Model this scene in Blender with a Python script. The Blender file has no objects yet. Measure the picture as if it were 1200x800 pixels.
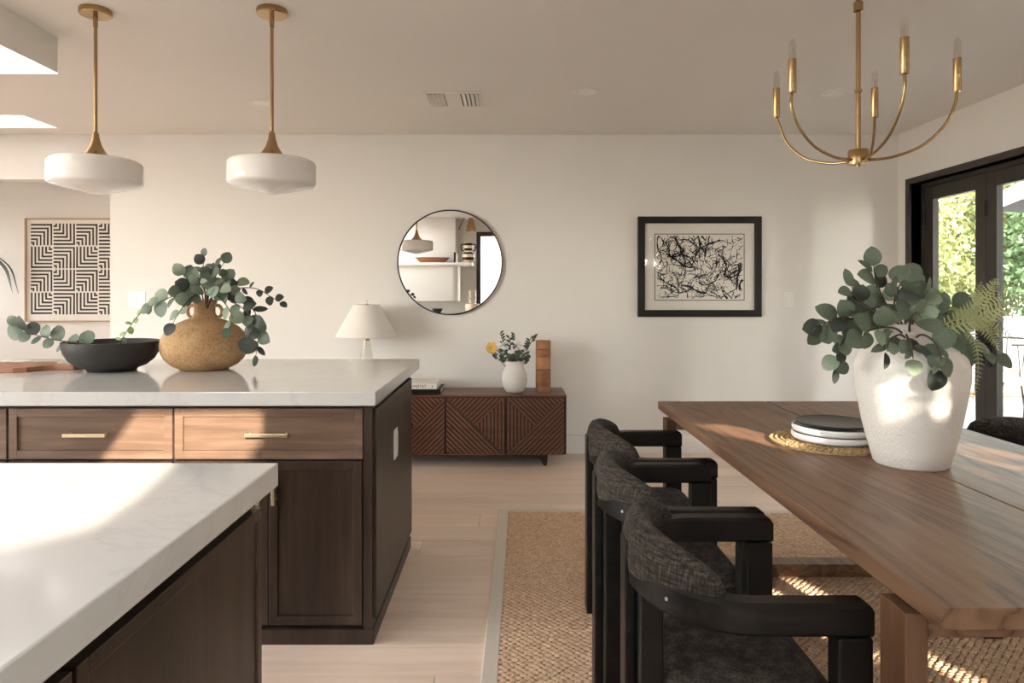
import bpy, math, random
from mathutils import Vector, Matrix, noise
R = math.radians
C = bpy.context.scene.collection
sc = bpy.context.scene

# ------------------------------------------------------------------ camera
CAMZ, F, VX, VY = 1.27, 800.0, 596.0, 342.0
cam = bpy.data.objects.new('camera', bpy.data.cameras.new('camera'))
C.objects.link(cam)
cam.location = (0, 0, CAMZ); cam.rotation_euler = (R(90), 0, 0)
cam.data.sensor_width = 36; cam.data.lens = 36 * F / 1200
cam.data.shift_x = (600 - VX) / 1200; cam.data.shift_y = -(400 - VY) / 1200
cam.data.clip_start = 0.02
sc.camera = cam
# ------------------------------------------------------------------ light
SUN = Vector((-0.296, 1.0, -0.386))
w = bpy.data.worlds.new('sky'); sc.world = w; w.use_nodes = True
wn = w.node_tree; wn.nodes.clear()
sky = wn.nodes.new('ShaderNodeTexSky'); sky.sky_type = 'NISHITA'; sky.sun_disc = False; sky.dust_density = 0.4
sky.sun_elevation = R(20.3); sky.sun_rotation = math.atan2(0.296, -1.0)
hsv = wn.nodes.new('ShaderNodeHueSaturation'); hsv.inputs['Saturation'].default_value = 0.3
tint = wn.nodes.new('ShaderNodeMix'); tint.data_type = 'RGBA'; tint.blend_type = 'MULTIPLY'
tint.inputs[0].default_value = 1.0; tint.inputs[7].default_value = (1.0, 0.975, 0.955, 1)
bg = wn.nodes.new('ShaderNodeBackground'); bg.inputs['Strength'].default_value = 2.0
wo = wn.nodes.new('ShaderNodeOutputWorld')
wn.links.new(sky.outputs[0], hsv.inputs['Color']); wn.links.new(hsv.outputs[0], tint.inputs[6])
wn.links.new(tint.outputs[2], bg.inputs[0]); wn.links.new(bg.outputs[0], wo.inputs[0])
sl = bpy.data.lights.new('sun', 'SUN'); sl.energy = 7.6; sl.angle = R(0.53); sl.color = (1.0, 0.86, 0.70)
so = bpy.data.objects.new('sun', sl); C.objects.link(so); so.location = (2, -8, 6)
so.rotation_euler = SUN.to_track_quat('-Z', 'Y').to_euler()
KX0_, KX1_ = -2.6, -1.5
def portal(loc, rot, sx, sy):
    l = bpy.data.lights.new('window_portal', 'AREA'); l.shape = 'RECTANGLE'; l.size = sx; l.size_y = sy
    l.cycles.is_portal = True
    o = bpy.data.objects.new('window_portal', l); C.objects.link(o); o.location = loc; o.rotation_euler = rot
portal(((KX0_ + KX1_) / 2, 0.22, 2.86), (0, 0, 0), 1.1, 1.05)
portal((3.30, 3.85, 1.05), (0, R(90), 0), 2.1, 2.7)
portal((-0.15, -1.2, 1.1), (R(90), 0, 0), 0.66, 2.2)
portal((2.3, -1.2, 1.55), (R(90), 0, 0), 1.25, 1.4)
portal((-5.72, 0.9, 1.35), (0, R(-90), 0), 1.9, 2.8)
portal((-6.62, 6.1, 1.575), (0, R(-90), 0), 0.75, 1.2)
sc.view_settings.view_transform = 'Standard'; sc.view_settings.look = 'None'
sc.view_settings.gamma = 1.0; sc.view_settings.use_curve_mapping = False
sc.view_settings.exposure = 1.46
sc.cycles.use_denoising = True
sc.cycles.max_bounces = 10; sc.cycles.diffuse_bounces = 6; sc.cycles.transparent_max_bounces = 24
sc.cycles.sample_clamp_indirect = 8.0

def P(px, py, Y):
    """world point seen at picture point px, py at depth Y"""
    return Vector(((px - VX) * Y / F, Y, CAMZ - (py - VY) * Y / F))

# ------------------------------------------------------------------ materials
MATS = {}
def new_mat(name):
    m = bpy.data.materials.new(name); m.use_nodes = True
    nt = m.node_tree; b = nt.nodes['Principled BSDF']; MATS[name] = m
    return m, nt, b
def setc(b, col, rough, metal=0.0, spec=0.5):
    b.inputs['Base Color'].default_value = (*col, 1); b.inputs['Roughness'].default_value = rough
    b.inputs['Metallic'].default_value = metal; b.inputs['Specular IOR Level'].default_value = spec
def coords(nt, scale, kind='Object'):
    tc = nt.nodes.new('ShaderNodeTexCoord'); mp = nt.nodes.new('ShaderNodeMapping')
    mp.inputs['Scale'].default_value = scale
    nt.links.new(tc.outputs[kind], mp.inputs['Vector']); return mp
def noise_node(nt, vec, scale, detail=4, rough=0.55, dist=0.0):
    n = nt.nodes.new('ShaderNodeTexNoise'); n.inputs['Scale'].default_value = scale
    n.inputs['Detail'].default_value = detail; n.inputs['Roughness'].default_value = rough
    n.inputs['Distortion'].default_value = dist
    nt.links.new(vec.outputs[0], n.inputs['Vector']); return n
def ramp(nt, fac, stops):
    r = nt.nodes.new('ShaderNodeValToRGB'); e = r.color_ramp.elements
    while len(e) < len(stops): e.new(0.5)
    for i, (p, c) in enumerate(stops): e[i].position = p; e[i].color = (*c, 1)
    nt.links.new(fac, r.inputs[0]); return r
def bump(nt, b, h, strength, dist=0.002):
    bp = nt.nodes.new('ShaderNodeBump'); bp.inputs['Strength'].default_value = strength
    bp.inputs['Distance'].default_value = dist
    nt.links.new(h, bp.inputs['Height']); nt.links.new(bp.outputs[0], b.inputs['Normal'])
def plain(name, col, rough, metal=0.0, spec=0.5, var=0.06, nscale=18, bmp=0.0):
    m, nt, b = new_mat(name); setc(b, col, rough, metal, spec)
    n = noise_node(nt, coords(nt, (1, 1, 1)), nscale)
    lo = tuple(c * (1 - var) for c in col); hi = tuple(min(1, c * (1 + var)) for c in col)
    r = ramp(nt, n.outputs[0], [(0.3, lo), (0.7, hi)]); nt.links.new(r.outputs[0], b.inputs['Base Color'])
    if bmp: bump(nt, b, n.outputs[0], bmp)
    return m
def wood(name, dark, mid, light, rough, axis='x', fine=60, spec=0.4, rnd=0.0, coarse=3.0, bmp=0.15):
    m, nt, b = new_mat(name); setc(b, mid, rough, 0, spec)
    s = {'x': (0.07, 1, 1), 'y': (1, 0.07, 1), 'z': (1, 1, 0.07)}[axis]
    mp = coords(nt, s)
    if rnd:
        oi = nt.nodes.new('ShaderNodeObjectInfo'); ad = nt.nodes.new('ShaderNodeVectorMath'); ad.operation = 'ADD'
        sc_ = nt.nodes.new('ShaderNodeVectorMath'); sc_.operation = 'SCALE'; sc_.inputs['Scale'].default_value = 37.0
        cb = nt.nodes.new('ShaderNodeCombineXYZ')
        for i in range(3): nt.links.new(oi.outputs['Random'], cb.inputs[i])
        nt.links.new(cb.outputs[0], sc_.inputs[0]); nt.links.new(mp.outputs[0], ad.inputs[0]); nt.links.new(sc_.outputs[0], ad.inputs[1])
        mp = ad
    a = noise_node(nt, mp, fine, 5, 0.6, 0.3); c2 = noise_node(nt, mp, coarse, 3, 0.5, 1.2)
    mx = nt.nodes.new('ShaderNodeMix'); mx.data_type = 'FLOAT'; mx.inputs[0].default_value = 0.55
    nt.links.new(a.outputs[0], mx.inputs[2]); nt.links.new(c2.outputs[0], mx.inputs[3])
    r = ramp(nt, mx.outputs[0], [(0.34, dark), (0.5, mid), (0.66, light)])
    out = r.outputs[0]
    if rnd:
        h = nt.nodes.new('ShaderNodeHueSaturation'); mr = nt.nodes.new('ShaderNodeMapRange')
        mr.inputs[3].default_value = 1 - rnd; mr.inputs[4].default_value = 1 + rnd
        nt.links.new(oi.outputs['Random'], mr.inputs[0]); nt.links.new(mr.outputs[0], h.inputs['Value'])
        nt.links.new(out, h.inputs['Color']); out = h.outputs[0]
    nt.links.new(out, b.inputs['Base Color'])
    bump(nt, b, a.outputs[0], bmp, 0.001)
    return m
plain('paint', (0.76, 0.725, 0.685), 0.85, spec=0.2, var=0.012, nscale=2.5)
plain('ceiling_paint', (0.76, 0.72, 0.675), 0.9, spec=0.15, var=0.012, nscale=2)
plain('trim_white', (0.76, 0.72, 0.67), 0.5, var=0.02)
plain('white_gloss', (0.82, 0.80, 0.77), 0.3, var=0.02)
wood('oak_floor', (0.66, 0.50, 0.395), (0.78, 0.61, 0.49), (0.85, 0.69, 0.565), 0.40, 'x', 30, 0.35, rnd=0.10, coarse=2.2)
plain('floor_joint', (0.17, 0.12, 0.08), 0.8)
wood('cabinet_wood', (0.075, 0.045, 0.030), (0.145, 0.090, 0.062), (0.230, 0.148, 0.103), 0.36, 'x', 45, 0.4, coarse=5)
wood('cabinet_wood_z_shaded', (0.015, 0.0085, 0.0055), (0.030, 0.0175, 0.0115), (0.056, 0.034, 0.023), 0.36, 'z', 45, 0.4, coarse=5)  # same wood as the drawers, darkened to paint in the shade
plain('cabinet_gap', (0.012, 0.008, 0.006), 0.6)
m, nt, b = new_mat('table_oak'); setc(b, (0.2, 0.11, 0.06), 0.42, 0, 0.42)
oi = nt.nodes.new('ShaderNodeObjectInfo'); tc = nt.nodes.new('ShaderNodeTexCoord'); mpw = nt.nodes.new('ShaderNodeMapping')
mpw.inputs['Scale'].default_value = (1, 0.10, 1); nt.links.new(tc.outputs['Object'], mpw.inputs['Vector'])
cbx = nt.nodes.new('ShaderNodeCombineXYZ'); mlt = nt.nodes.new('ShaderNodeMath'); mlt.operation = 'MULTIPLY'; mlt.inputs[1].default_value = 9.0
nt.links.new(oi.outputs['Random'], mlt.inputs[0]); nt.links.new(mlt.outputs[0], cbx.inputs[0]); nt.links.new(cbx.outputs[0], mpw.inputs['Location'])
wd_n = noise_node(nt, mpw, 5.0, 3, 0.5, 0.4)
wv_m = nt.nodes.new('ShaderNodeMath'); wv_m.operation = 'MULTIPLY'; wv_m.inputs[1].default_value = 26.0; nt.links.new(wd_n.outputs[0], wv_m.inputs[0])
wv_f = nt.nodes.new('ShaderNodeMath'); wv_f.operation = 'PINGPONG'; wv_f.inputs[1].default_value = 1.0; nt.links.new(wv_m.outputs[0], wv_f.inputs[0])
mpf = nt.nodes.new('ShaderNodeMapping'); mpf.inputs['Scale'].default_value = (1, 0.035, 1); nt.links.new(tc.outputs['Object'], mpf.inputs['Vector'])
fn_n = noise_node(nt, mpf, 260, 3, 0.6)
mxg = nt.nodes.new('ShaderNodeMix'); mxg.data_type = 'FLOAT'; mxg.inputs[0].default_value = 0.5
nt.links.new(wv_f.outputs[0], mxg.inputs[2]); nt.links.new(fn_n.outputs[0], mxg.inputs[3])
r = ramp(nt, mxg.outputs[0], [(0.18, (0.085, 0.043, 0.024)), (0.38, (0.185, 0.098, 0.056)), (0.75, (0.245, 0.138, 0.082))])
nt.links.new(r.outputs[0], b.inputs['Base Color']); bump(nt, b, mxg.outputs[0], 0.12, 0.001)
wood('leg_oak', (0.07, 0.032, 0.016), (0.14, 0.068, 0.036), (0.20, 0.105, 0.06), 0.45, 'z', 40)
wood('walnut', (0.080, 0.034, 0.019), (0.150, 0.066, 0.038), (0.215, 0.098, 0.058), 0.36, 'x', 40, rnd=0.0)
plain('walnut_dark', (0.016, 0.007, 0.004), 0.5)
wood('board_wood', (0.16, 0.06, 0.026), (0.27, 0.115, 0.055), (0.36, 0.17, 0.085), 0.4, 'x', 30)
wood('turned_wood', (0.20, 0.075, 0.028), (0.33, 0.14, 0.058), (0.44, 0.20, 0.09), 0.4, 'x', 25, rnd=0.12)
wood('black_wood', (0.004, 0.0033, 0.003), (0.007, 0.0058, 0.005), (0.024, 0.019, 0.0145), 0.40, 'x', 50, 0.35, coarse=9)
plain('black_satin', (0.011, 0.0095, 0.008), 0.45, spec=0.3, var=0.15)
plain('door_bronze', (0.030, 0.023, 0.018), 0.45, var=0.08)
plain('black_bowl', (0.022, 0.019, 0.017), 0.55, var=0.35, nscale=9, bmp=0.1)
plain('brass', (0.43, 0.285, 0.14), 0.27, 1.0, var=0.05)
plain('brass_pull', (0.90, 0.73, 0.50), 0.36, 1.0, var=0.03)
plain('steel', (0.55, 0.54, 0.52), 0.35, 1.0, var=0.03)
plain('shade_linen', (0.80, 0.74, 0.68), 0.8, var=0.03, nscale=120)
plain('paper', (0.80, 0.75, 0.68), 0.8, var=0.02)
plain('ink', (0.008, 0.007, 0.006), 0.9, spec=0.1)
plain('print_ink', (0.05, 0.042, 0.038), 0.8, var=0.3, nscale=60)
wood('pale_frame', (0.38, 0.22, 0.13), (0.48, 0.30, 0.19), (0.55, 0.36, 0.24), 0.5, 'z', 30)
plain('ceramic_white', (0.78, 0.74, 0.69), 0.45, var=0.03)
plain('plate_white', (0.80, 0.78, 0.78), 0.35, var=0.02)
plain('plate_black', (0.035, 0.031, 0.028), 0.38, var=0.2)
plain('eucalyptus', (0.098, 0.132, 0.090), 0.55, var=0.25, nscale=14)
plain('eucalyptus_pale', (0.19, 0.24, 0.165), 0.55, var=0.2, nscale=14)
plain('eucalyptus_dark', (0.034, 0.044, 0.034), 0.55, var=0.25, nscale=14)
plain('young_leaf', (0.22, 0.33, 0.10), 0.5, var=0.2)
plain('fern_green', (0.33, 0.36, 0.17), 0.6, var=0.25)
plain('stem_brown', (0.09, 0.055, 0.035), 0.7)
plain('stem_green', (0.10, 0.14, 0.06), 0.7)
plain('flower_white', (0.82, 0.78, 0.76), 0.7)
plain('flower_yellow', (0.80, 0.48, 0.12), 0.6)
plain('patio', (0.26, 0.245, 0.23), 0.8, var=0.08, nscale=6)
plain('garden_plaster', (0.48, 0.465, 0.45), 0.85, var=0.03)
plain('terracotta', (0.55, 0.33, 0.24), 0.8)
plain('bark', (0.10, 0.07, 0.05), 0.9)
plain('canvas_grey', (0.20, 0.20, 0.22), 0.8)
plain('canvas_white', (0.80, 0.78, 0.75), 0.8)
plain('cushion_tan', (0.50, 0.33, 0.20), 0.8)
plain('beige_ceramic', (0.72, 0.58, 0.42), 0.5)
def leaf_mat(name, a, b_):
    m, nt, b = new_mat(name); setc(b, a, 0.55)
    n = noise_node(nt, coords(nt, (1, 1, 1)), 2.6, 5, 0.7)
    r = ramp(nt, n.outputs[0], [(0.35, a), (0.65, b_)]); nt.links.new(r.outputs[0], b.inputs['Base Color'])
    tr = nt.nodes.new('ShaderNodeBsdfTranslucent'); nt.links.new(r.outputs[0], tr.inputs[0])
    ms = nt.nodes.new('ShaderNodeMixShader'); ms.inputs[0].default_value = 0.3
    nt.links.new(b.outputs[0], ms.inputs[1]); nt.links.new(tr.outputs[0], ms.inputs[2])
    nt.links.new(ms.outputs[0], nt.nodes['Material Output'].inputs[0])
leaf_mat('tree_lime', (0.15, 0.17, 0.05), (0.30, 0.31, 0.12))
leaf_mat('tree_green', (0.05, 0.10, 0.04), (0.14, 0.21, 0.09))
# quartz with faint veins
m, nt, b = new_mat('quartz'); setc(b, (0.57, 0.555, 0.54), 0.09, 0, 0.5)
n = noise_node(nt, coords(nt, (1, 1, 1)), 1.3, 6, 0.6, 1.5)
r = ramp(nt, n.outputs[0], [(0.485, (0.57, 0.555, 0.54)), (0.5, (0.535, 0.515, 0.495)), (0.515, (0.57, 0.555, 0.54))])
nt.links.new(r.outputs[0], b.inputs['Base Color'])
# mirror
m, nt, b = new_mat('mirror_silver'); setc(b, (0.93, 0.92, 0.90), 0.0, 1.0)
# thin window glass
def thin_glass(name, tintc, ior=1.45, rough=0.0):
    m, nt, b = new_mat(name); nt.nodes.remove(b)
    t = nt.nodes.new('ShaderNodeBsdfTransparent'); t.inputs[0].default_value = (*tintc, 1)
    g = nt.nodes.new('ShaderNodeBsdfGlossy'); g.inputs['Roughness'].default_value = rough
    f0 = ((ior - 1) / (ior + 1)) ** 2
    lw_n = nt.nodes.new('ShaderNodeLayerWeight'); lw_n.inputs[0].default_value = 0.5
    pw5 = nt.nodes.new('ShaderNodeMath'); pw5.operation = 'POWER'; pw5.inputs[1].default_value = 5.0
    fr = nt.nodes.new('ShaderNodeMath'); fr.operation = 'MULTIPLY_ADD'; fr.inputs[1].default_value = 1 - f0; fr.inputs[2].default_value = f0
    nt.links.new(lw_n.outputs['Facing'], pw5.inputs[0]); nt.links.new(pw5.outputs[0], fr.inputs[0])
    ms = nt.nodes.new('ShaderNodeMixShader'); nt.links.new(fr.outputs[0], ms.inputs[0])
    nt.links.new(t.outputs[0], ms.inputs[1]); nt.links.new(g.outputs[0], ms.inputs[2])
    nt.links.new(ms.outputs[0], nt.nodes['Material Output'].inputs[0])
thin_glass('pane_glass', (0.96, 0.97, 0.96))
thin_glass('art_glass', (0.98, 0.98, 0.98), 1.3)
thin_glass('bulb_glass', (0.93, 0.91, 0.88), 1.5)
thin_glass('clear_glass', (0.90, 0.89, 0.86), 1.55)
# opal glass
m, nt, b = new_mat('opal_glass'); setc(b, (0.80, 0.76, 0.73), 0.06, 0, 0.6)
b.inputs['Subsurface Weight'].default_value = 0.15; b.inputs['Subsurface Radius'].default_value = (0.03, 0.03, 0.03)
n = noise_node(nt, coords(nt, (1, 1, 1)), 3); r = ramp(nt, n.outputs[0], [(0.3, (0.79, 0.75, 0.72)), (0.7, (0.82, 0.78, 0.75))])
nt.links.new(r.outputs[0], b.inputs['Base Color'])
# lit diffuser
m, nt, b = new_mat('lit_diffuser'); setc(b, (0.9, 0.88, 0.85), 0.6)
b.inputs['Emission Color'].default_value = (1.0, 0.95, 0.88, 1); b.inputs['Emission Strength'].default_value = 0.75
# upholstery: linen cross-weave
m, nt, b = new_mat('upholstery'); setc(b, (0.06, 0.05, 0.043), 0.95, 0, 0.15)
n1 = noise_node(nt, coords(nt, (1, 1, 0.12)), 220, 3); n2 = noise_node(nt, coords(nt, (0.12, 0.12, 1)), 220, 3)
ad = nt.nodes.new('ShaderNodeMath'); ad.operation = 'MULTIPLY'
nt.links.new(n1.outputs[0], ad.inputs[0]); nt.links.new(n2.outputs[0], ad.inputs[1])
r = ramp(nt, ad.outputs[0], [(0.14, (0.018, 0.0145, 0.012)), (0.25, (0.044, 0.036, 0.030)), (0.38, (0.095, 0.078, 0.065))])
nt.links.new(r.outputs[0], b.inputs['Base Color']); bump(nt, b, ad.outputs[0], 0.5, 0.001)
b.inputs['Sheen Weight'].default_value = 0.03
# rug loops
m, nt, b = new_mat('jute'); setc(b, (0.38, 0.24, 0.14), 0.9, 0, 0.15)
n = noise_node(nt, coords(nt, (1, 1, 1)), 55, 4); n3 = noise_node(nt, coords(nt, (1, 1, 1)), 500, 2)
r = ramp(nt, n.outputs[0], [(0.3, (0.53, 0.345, 0.215)), (0.5, (0.67, 0.46, 0.305)), (0.7, (0.80, 0.58, 0.40))])
nt.links.new(r.outputs[0], b.inputs['Base Color']); bump(nt, b, n3.outputs[0], 0.6, 0.002)
plain('jute_base', (0.28, 0.165, 0.09), 0.95, var=0.2, nscale=60)
plain('rug_binding', (0.66, 0.58, 0.49), 0.9, var=0.06, nscale=150, bmp=0.2)
# seagrass placemat
m, nt, b = new_mat('seagrass'); setc(b, (0.45, 0.30, 0.15), 0.7, 0, 0.3)
n = noise_node(nt, coords(nt, (1, 1, 1)), 90, 4); r = ramp(nt, n.outputs[0], [(0.35, (0.22, 0.125, 0.05)), (0.65, (0.56, 0.40, 0.21))])
nt.links.new(r.outputs[0], b.inputs['Base Color'])
# woven jug skin
m, nt, b = new_mat('woven_clay'); setc(b, (0.36, 0.21, 0.10), 0.75, 0, 0.25)
mp = coords(nt, (1, 1, 1)); ck = nt.nodes.new('ShaderNodeTexVoronoi'); ck.inputs['Scale'].default_value = 110
nt.links.new(mp.outputs[0], ck.inputs['Vector']); n = noise_node(nt, mp, 10, 3)
r = ramp(nt, n.outputs[0], [(0.3, (0.44, 0.265, 0.125)), (0.7, (0.60, 0.385, 0.205))])
mxx = nt.nodes.new('ShaderNodeMix'); mxx.data_type = 'RGBA'; mxx.blend_type = 'MULTIPLY'; mxx.inputs[0].default_value = 0.7
r2 = ramp(nt, ck.outputs[0], [(0.0, (1, 1, 1)), (0.9, (0.45, 0.40, 0.36))])
nt.links.new(r.outputs[0], mxx.inputs[6]); nt.links.new(r2.outputs[0], mxx.inputs[7])
nt.links.new(mxx.outputs[2], b.inputs['Base Color']); bump(nt, b, ck.outputs[0], -0.6, 0.004)
# pebbled vase glaze
m, nt, b = new_mat('pebbled_white'); setc(b, (0.74, 0.70, 0.66), 0.5)
vo = nt.nodes.new('ShaderNodeTexVoronoi'); vo.inputs['Scale'].default_value = 150
mp = coords(nt, (1, 1, 1)); nt.links.new(mp.outputs[0], vo.inputs['Vector']); n = noise_node(nt, mp, 6)
r = ramp(nt, n.outputs[0], [(0.3, (0.71, 0.67, 0.63)), (0.7, (0.77, 0.73, 0.69))]); nt.links.new(r.outputs[0], b.inputs['Base Color'])
bump(nt, b, vo.outputs[0], 0.4, 0.004)

# ------------------------------------------------------------------ builders
class MB:
    def __init__(s): s.v = []; s.f = []
    def add(s, vs, fs):
        n = len(s.v); s.v += [tuple(v) for v in vs]; s.f += [tuple(i + n for i in f) for f in fs]; return s
    def box(s, x0, x1, y0, y1, z0, z1):
        if x0 > x1: x0, x1 = x1, x0
        if y0 > y1: y0, y1 = y1, y0
        if z0 > z1: z0, z1 = z1, z0
        return s.add([(x0,y0,z0),(x1,y0,z0),(x1,y1,z0),(x0,y1,z0),(x0,y0,z1),(x1,y0,z1),(x1,y1,z1),(x0,y1,z1)],
                     [(3,2,1,0),(4,5,6,7),(0,1,5,4),(1,2,6,5),(2,3,7,6),(3,0,4,7)])
    def lathe(s, prof, n=32, c=(0, 0, 0), axis='z', caps=True):
        vs = []; fs = []
        for r, z in prof:
            for i in range(n):
                a = 2 * math.pi * i / n
                p = (r * math.cos(a), r * math.sin(a), z)
                if axis == 'y': p = (p[0], -p[2], p[1])
                if axis == 'x': p = (p[2], p[0], p[1])
                vs.append((c[0] + p[0], c[1] + p[1], c[2] + p[2]))
        m = len(prof)
        for j in range(m - 1):
            for i in range(n):
                k = (i + 1) % n
                fs.append((j*n+i, j*n+k, (j+1)*n+k, (j+1)*n+i))
        if caps and prof[0][0] > 1e-6: fs.append(tuple(range(n - 1, -1, -1)))
        if caps and prof[-1][0] > 1e-6: fs.append(tuple((m-1)*n + i for i in range(n)))
        return s.add(vs, fs)
    def cyl(s, a, b, r, n=12, r2=None):
        return s.tube([a, b], [r, r if r2 is None else r2], n)
    def tube(s, pts, rad, n=8, cap=True):
        pts = [Vector(p) for p in pts]; m = len(pts)
        if not isinstance(rad, (list, tuple)): rad = [rad] * m
        t = [(pts[min(i+1, m-1)] - pts[max(i-1, 0)]).normalized() for i in range(m)]
        up = Vector((0, 0, 1)) if abs(t[0].z) < 0.9 else Vector((1, 0, 0))
        u = t[0].cross(up).normalized(); vs = []; fs = []
        for i in range(m):
            u = (u - t[i] * u.dot(t[i])).normalized(); w_ = t[i].cross(u)
            for k in range(n):
                a = 2 * math.pi * k / n
                vs.append(pts[i] + (u * math.cos(a) + w_ * math.sin(a)) * rad[i])
        for i in range(m - 1):
            for k in range(n):
                l = (k + 1) % n
                fs.append((i*n+k, i*n+l, (i+1)*n+l, (i+1)*n+k))
        if cap: fs.append(tuple(range(n - 1, -1, -1))); fs.append(tuple((m-1)*n + k for k in range(n)))
        return s.add(vs, fs)
    def prism(s, poly, d0, d1, plane='xy'):
        """polygon extruded from d0 to d1 along the third axis"""
        def q(p, d):
            return {'xy': (p[0], p[1], d), 'xz': (p[0], d, p[1]), 'yz': (d, p[0], p[1])}[plane]
        n = len(poly); vs = [q(p, d0) for p in poly] + [q(p, d1) for p in poly]
        fs = [tuple(range(n - 1, -1, -1)), tuple(range(n, 2 * n))]
        fs += [(i, (i+1) % n, n + (i+1) % n, n + i) for i in range(n)]
        return s.add(vs, fs)
    def loft(s, rings, closed=True, cap=True):
        n = len(rings[0]); vs = [p for r_ in rings for p in r_]; fs = []
        for j in range(len(rings) - 1):
            for i in range(n if closed else n - 1):
                k = (i + 1) % n
                fs.append((j*n+i, j*n+k, (j+1)*n+k, (j+1)*n+i))
        if cap and closed:
            fs.append(tuple(range(n - 1, -1, -1))); fs.append(tuple((len(rings)-1)*n + i for i in range(n)))
        return s.add(vs, fs)
    def mesh(s, name, mat, smooth=None):
        me = bpy.data.meshes.new(name); me.from_pydata(s.v, [], s.f); me.update()
        import bmesh
        bm = bmesh.new(); bm.from_mesh(me); bmesh.ops.recalc_face_normals(bm, faces=bm.faces); bm.to_mesh(me); bm.free()
        if mat: me.materials.append(MATS[mat])
        if smooth is not None:
            me.polygons.foreach_set('use_smooth', [True] * len(me.polygons))
            if smooth < 180: me.set_sharp_from_angle(angle=R(smooth))
        return me
    def build(s, name, mat, parent=None, smooth=None, bevel=0.0, loc=None, rot=None):
        o = bpy.data.objects.new(name, s.mesh(name, mat, smooth)); C.objects.link(o)
        if parent: o.parent = parent
        if loc is not None: o.location = loc
        if rot is not None: o.rotation_euler = rot
        if bevel:
            bv = o.modifiers.new('bevel', 'BEVEL'); bv.width = bevel; bv.segments = 2; bv.limit_method = 'ANGLE'; bv.angle_limit = R(40)
        return o
def tag(o, label=None, cat=None, group=None, kind=None):
    if label: o['label'] = label
    if cat: o['category'] = cat
    if group: o['group'] = group
    if kind: o['kind'] = kind
    return o
def thing(name, label, cat, loc=(0, 0, 0), rz=0.0, group=None, kind=None):
    o = bpy.data.objects.new(name, None); C.objects.link(o); o.location = loc; o.rotation_euler = (0, 0, rz)
    o.empty_display_size = 0.1
    return tag(o, label, cat, group, kind)
def obj(name, me, parent=None, mat=None):
    o = bpy.data.objects.new(name, me); C.objects.link(o)
    if parent: o.parent = parent
    if mat is not None: o.matrix_local = mat
    return o
def kids(o): return [c for c in bpy.data.objects if c.parent == o]
def copy_tree(o, parent=None):
    c = o.copy(); C.objects.link(c); c.parent = parent
    for ch in kids(o): copy_tree(ch, c)
    return c
def B(x0, x1, y0, y1, z0, z1): return MB().box(x0, x1, y0, y1, z0, z1)
def catmull(pts, n=6):
    pts = [Vector(p) for p in pts]; out = []
    q = [pts[0] * 2 - pts[1]] + pts + [pts[-1] * 2 - pts[-2]]
    for i in range(1, len(q) - 2):
        for k in range(n):
            t = k / n
            out.append(0.5 * ((2*q[i]) + (q[i+1]-q[i-1])*t + (2*q[i-1]-5*q[i]+4*q[i+1]-q[i+2])*t*t + (3*q[i]-q[i-1]-3*q[i+1]+q[i+2])*t**3))
    out.append(pts[-1]); return out

# ------------------------------------------------------------------ room shell
YB, XR, CH, YF, XL = 5.38, 3.07, 2.51, -1.0, -5.5
S = 'structure'
fl = tag(B(XL, XR + 0.18, YF - 0.15, YB + 1.4, -0.08, -0.012).build('floor', 'floor_joint'), 'pale oak plank floor running across the dining room', kind=S)
rnd = random.Random(4)
pl_mesh = {}
y = -0.2; row = 0
while y < YB + 1.3:
    y1 = y + 0.205
    x = XL + rnd.uniform(-1.8, 0)
    if y > 1.5 :
        while x < XR + 0.1:
            L = rnd.choice([1.5, 1.9, 2.3]); xa, xb = max(x, XL), min(x + L, XR + 0.12)
            if xb - xa > 0.05 and not (y > 4.9 and xa > 2.9):
                key = round(xb - xa, 2)
                if key not in pl_mesh: pl_mesh[key] = B(0, xb - xa - 0.0025, 0, 0.2030, -0.012, 0.0).mesh('plank', 'oak_floor')
                o = obj('plank', pl_mesh[key], fl); o.location = (xa, y, 0)
            x += L
    else:
        o = obj('plank', pl_mesh.setdefault('long', B(0, XR + 0.12 - XL, 0, 0.2030, -0.012, 0.0).mesh('plank', 'oak_floor')), fl); o.location = (XL, y, 0)
    y = y1; row += 1

# back wall with the hall opening at its left end
wb = MB().box(-3.14, XR, YB, YB + 0.12, 0, CH).box(XL, -3.14, YB, YB + 0.12, 2.157, CH)
tag(wb.build('wall_back', 'paint'), 'warm white back wall with a wide opening at its left end', kind=S)
# right wall around the folding doors
DY0, DY1, DZ = 2.49, 5.20, 2.09
wr = MB().box(XR, XR + 0.18, YF, DY0, 0, CH).box(XR, XR + 0.18, DY1, YB + 0.12, 0, CH).box(XR, XR + 0.18, DY0, DY1, DZ, CH)
tag(wr.build('wall_right', 'paint'), 'warm white right wall around the dark glazed doors', kind=S)
# wall behind the camera: glazed door and window
wf = MB().box(XL, -0.48, YF - 0.15, YF, 0, CH).box(-0.48, 0.18, YF - 0.15, YF, 2.229, CH).box(0.18, 1.68, YF - 0.15, YF, 0, CH)
wf.box(1.68, 2.93, YF - 0.15, YF, 0, 0.85).box(1.68, 2.93, YF - 0.15, YF, 2.25, CH).box(2.93, XR + 0.18, YF - 0.15, YF, 0, CH)
tag(wf.build('wall_front', 'paint'), 'white kitchen wall behind the viewer seen in the mirror', kind=S)
# left wall with a broad window added for daylight
WY0, WY1 = -0.5, 2.3
wl = MB().box(XL - 0.15, XL, YF - 0.15, WY0, 0, CH).box(XL - 0.15, XL, WY1, YB, 0, CH).box(XL - 0.15, XL, WY0, WY1, 0, 0.4).box(XL - 0.15, XL, WY0, WY1, 2.3, CH)
tag(wl.build('wall_left', 'paint'), 'white left wall outside the frame', kind=S)
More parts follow.
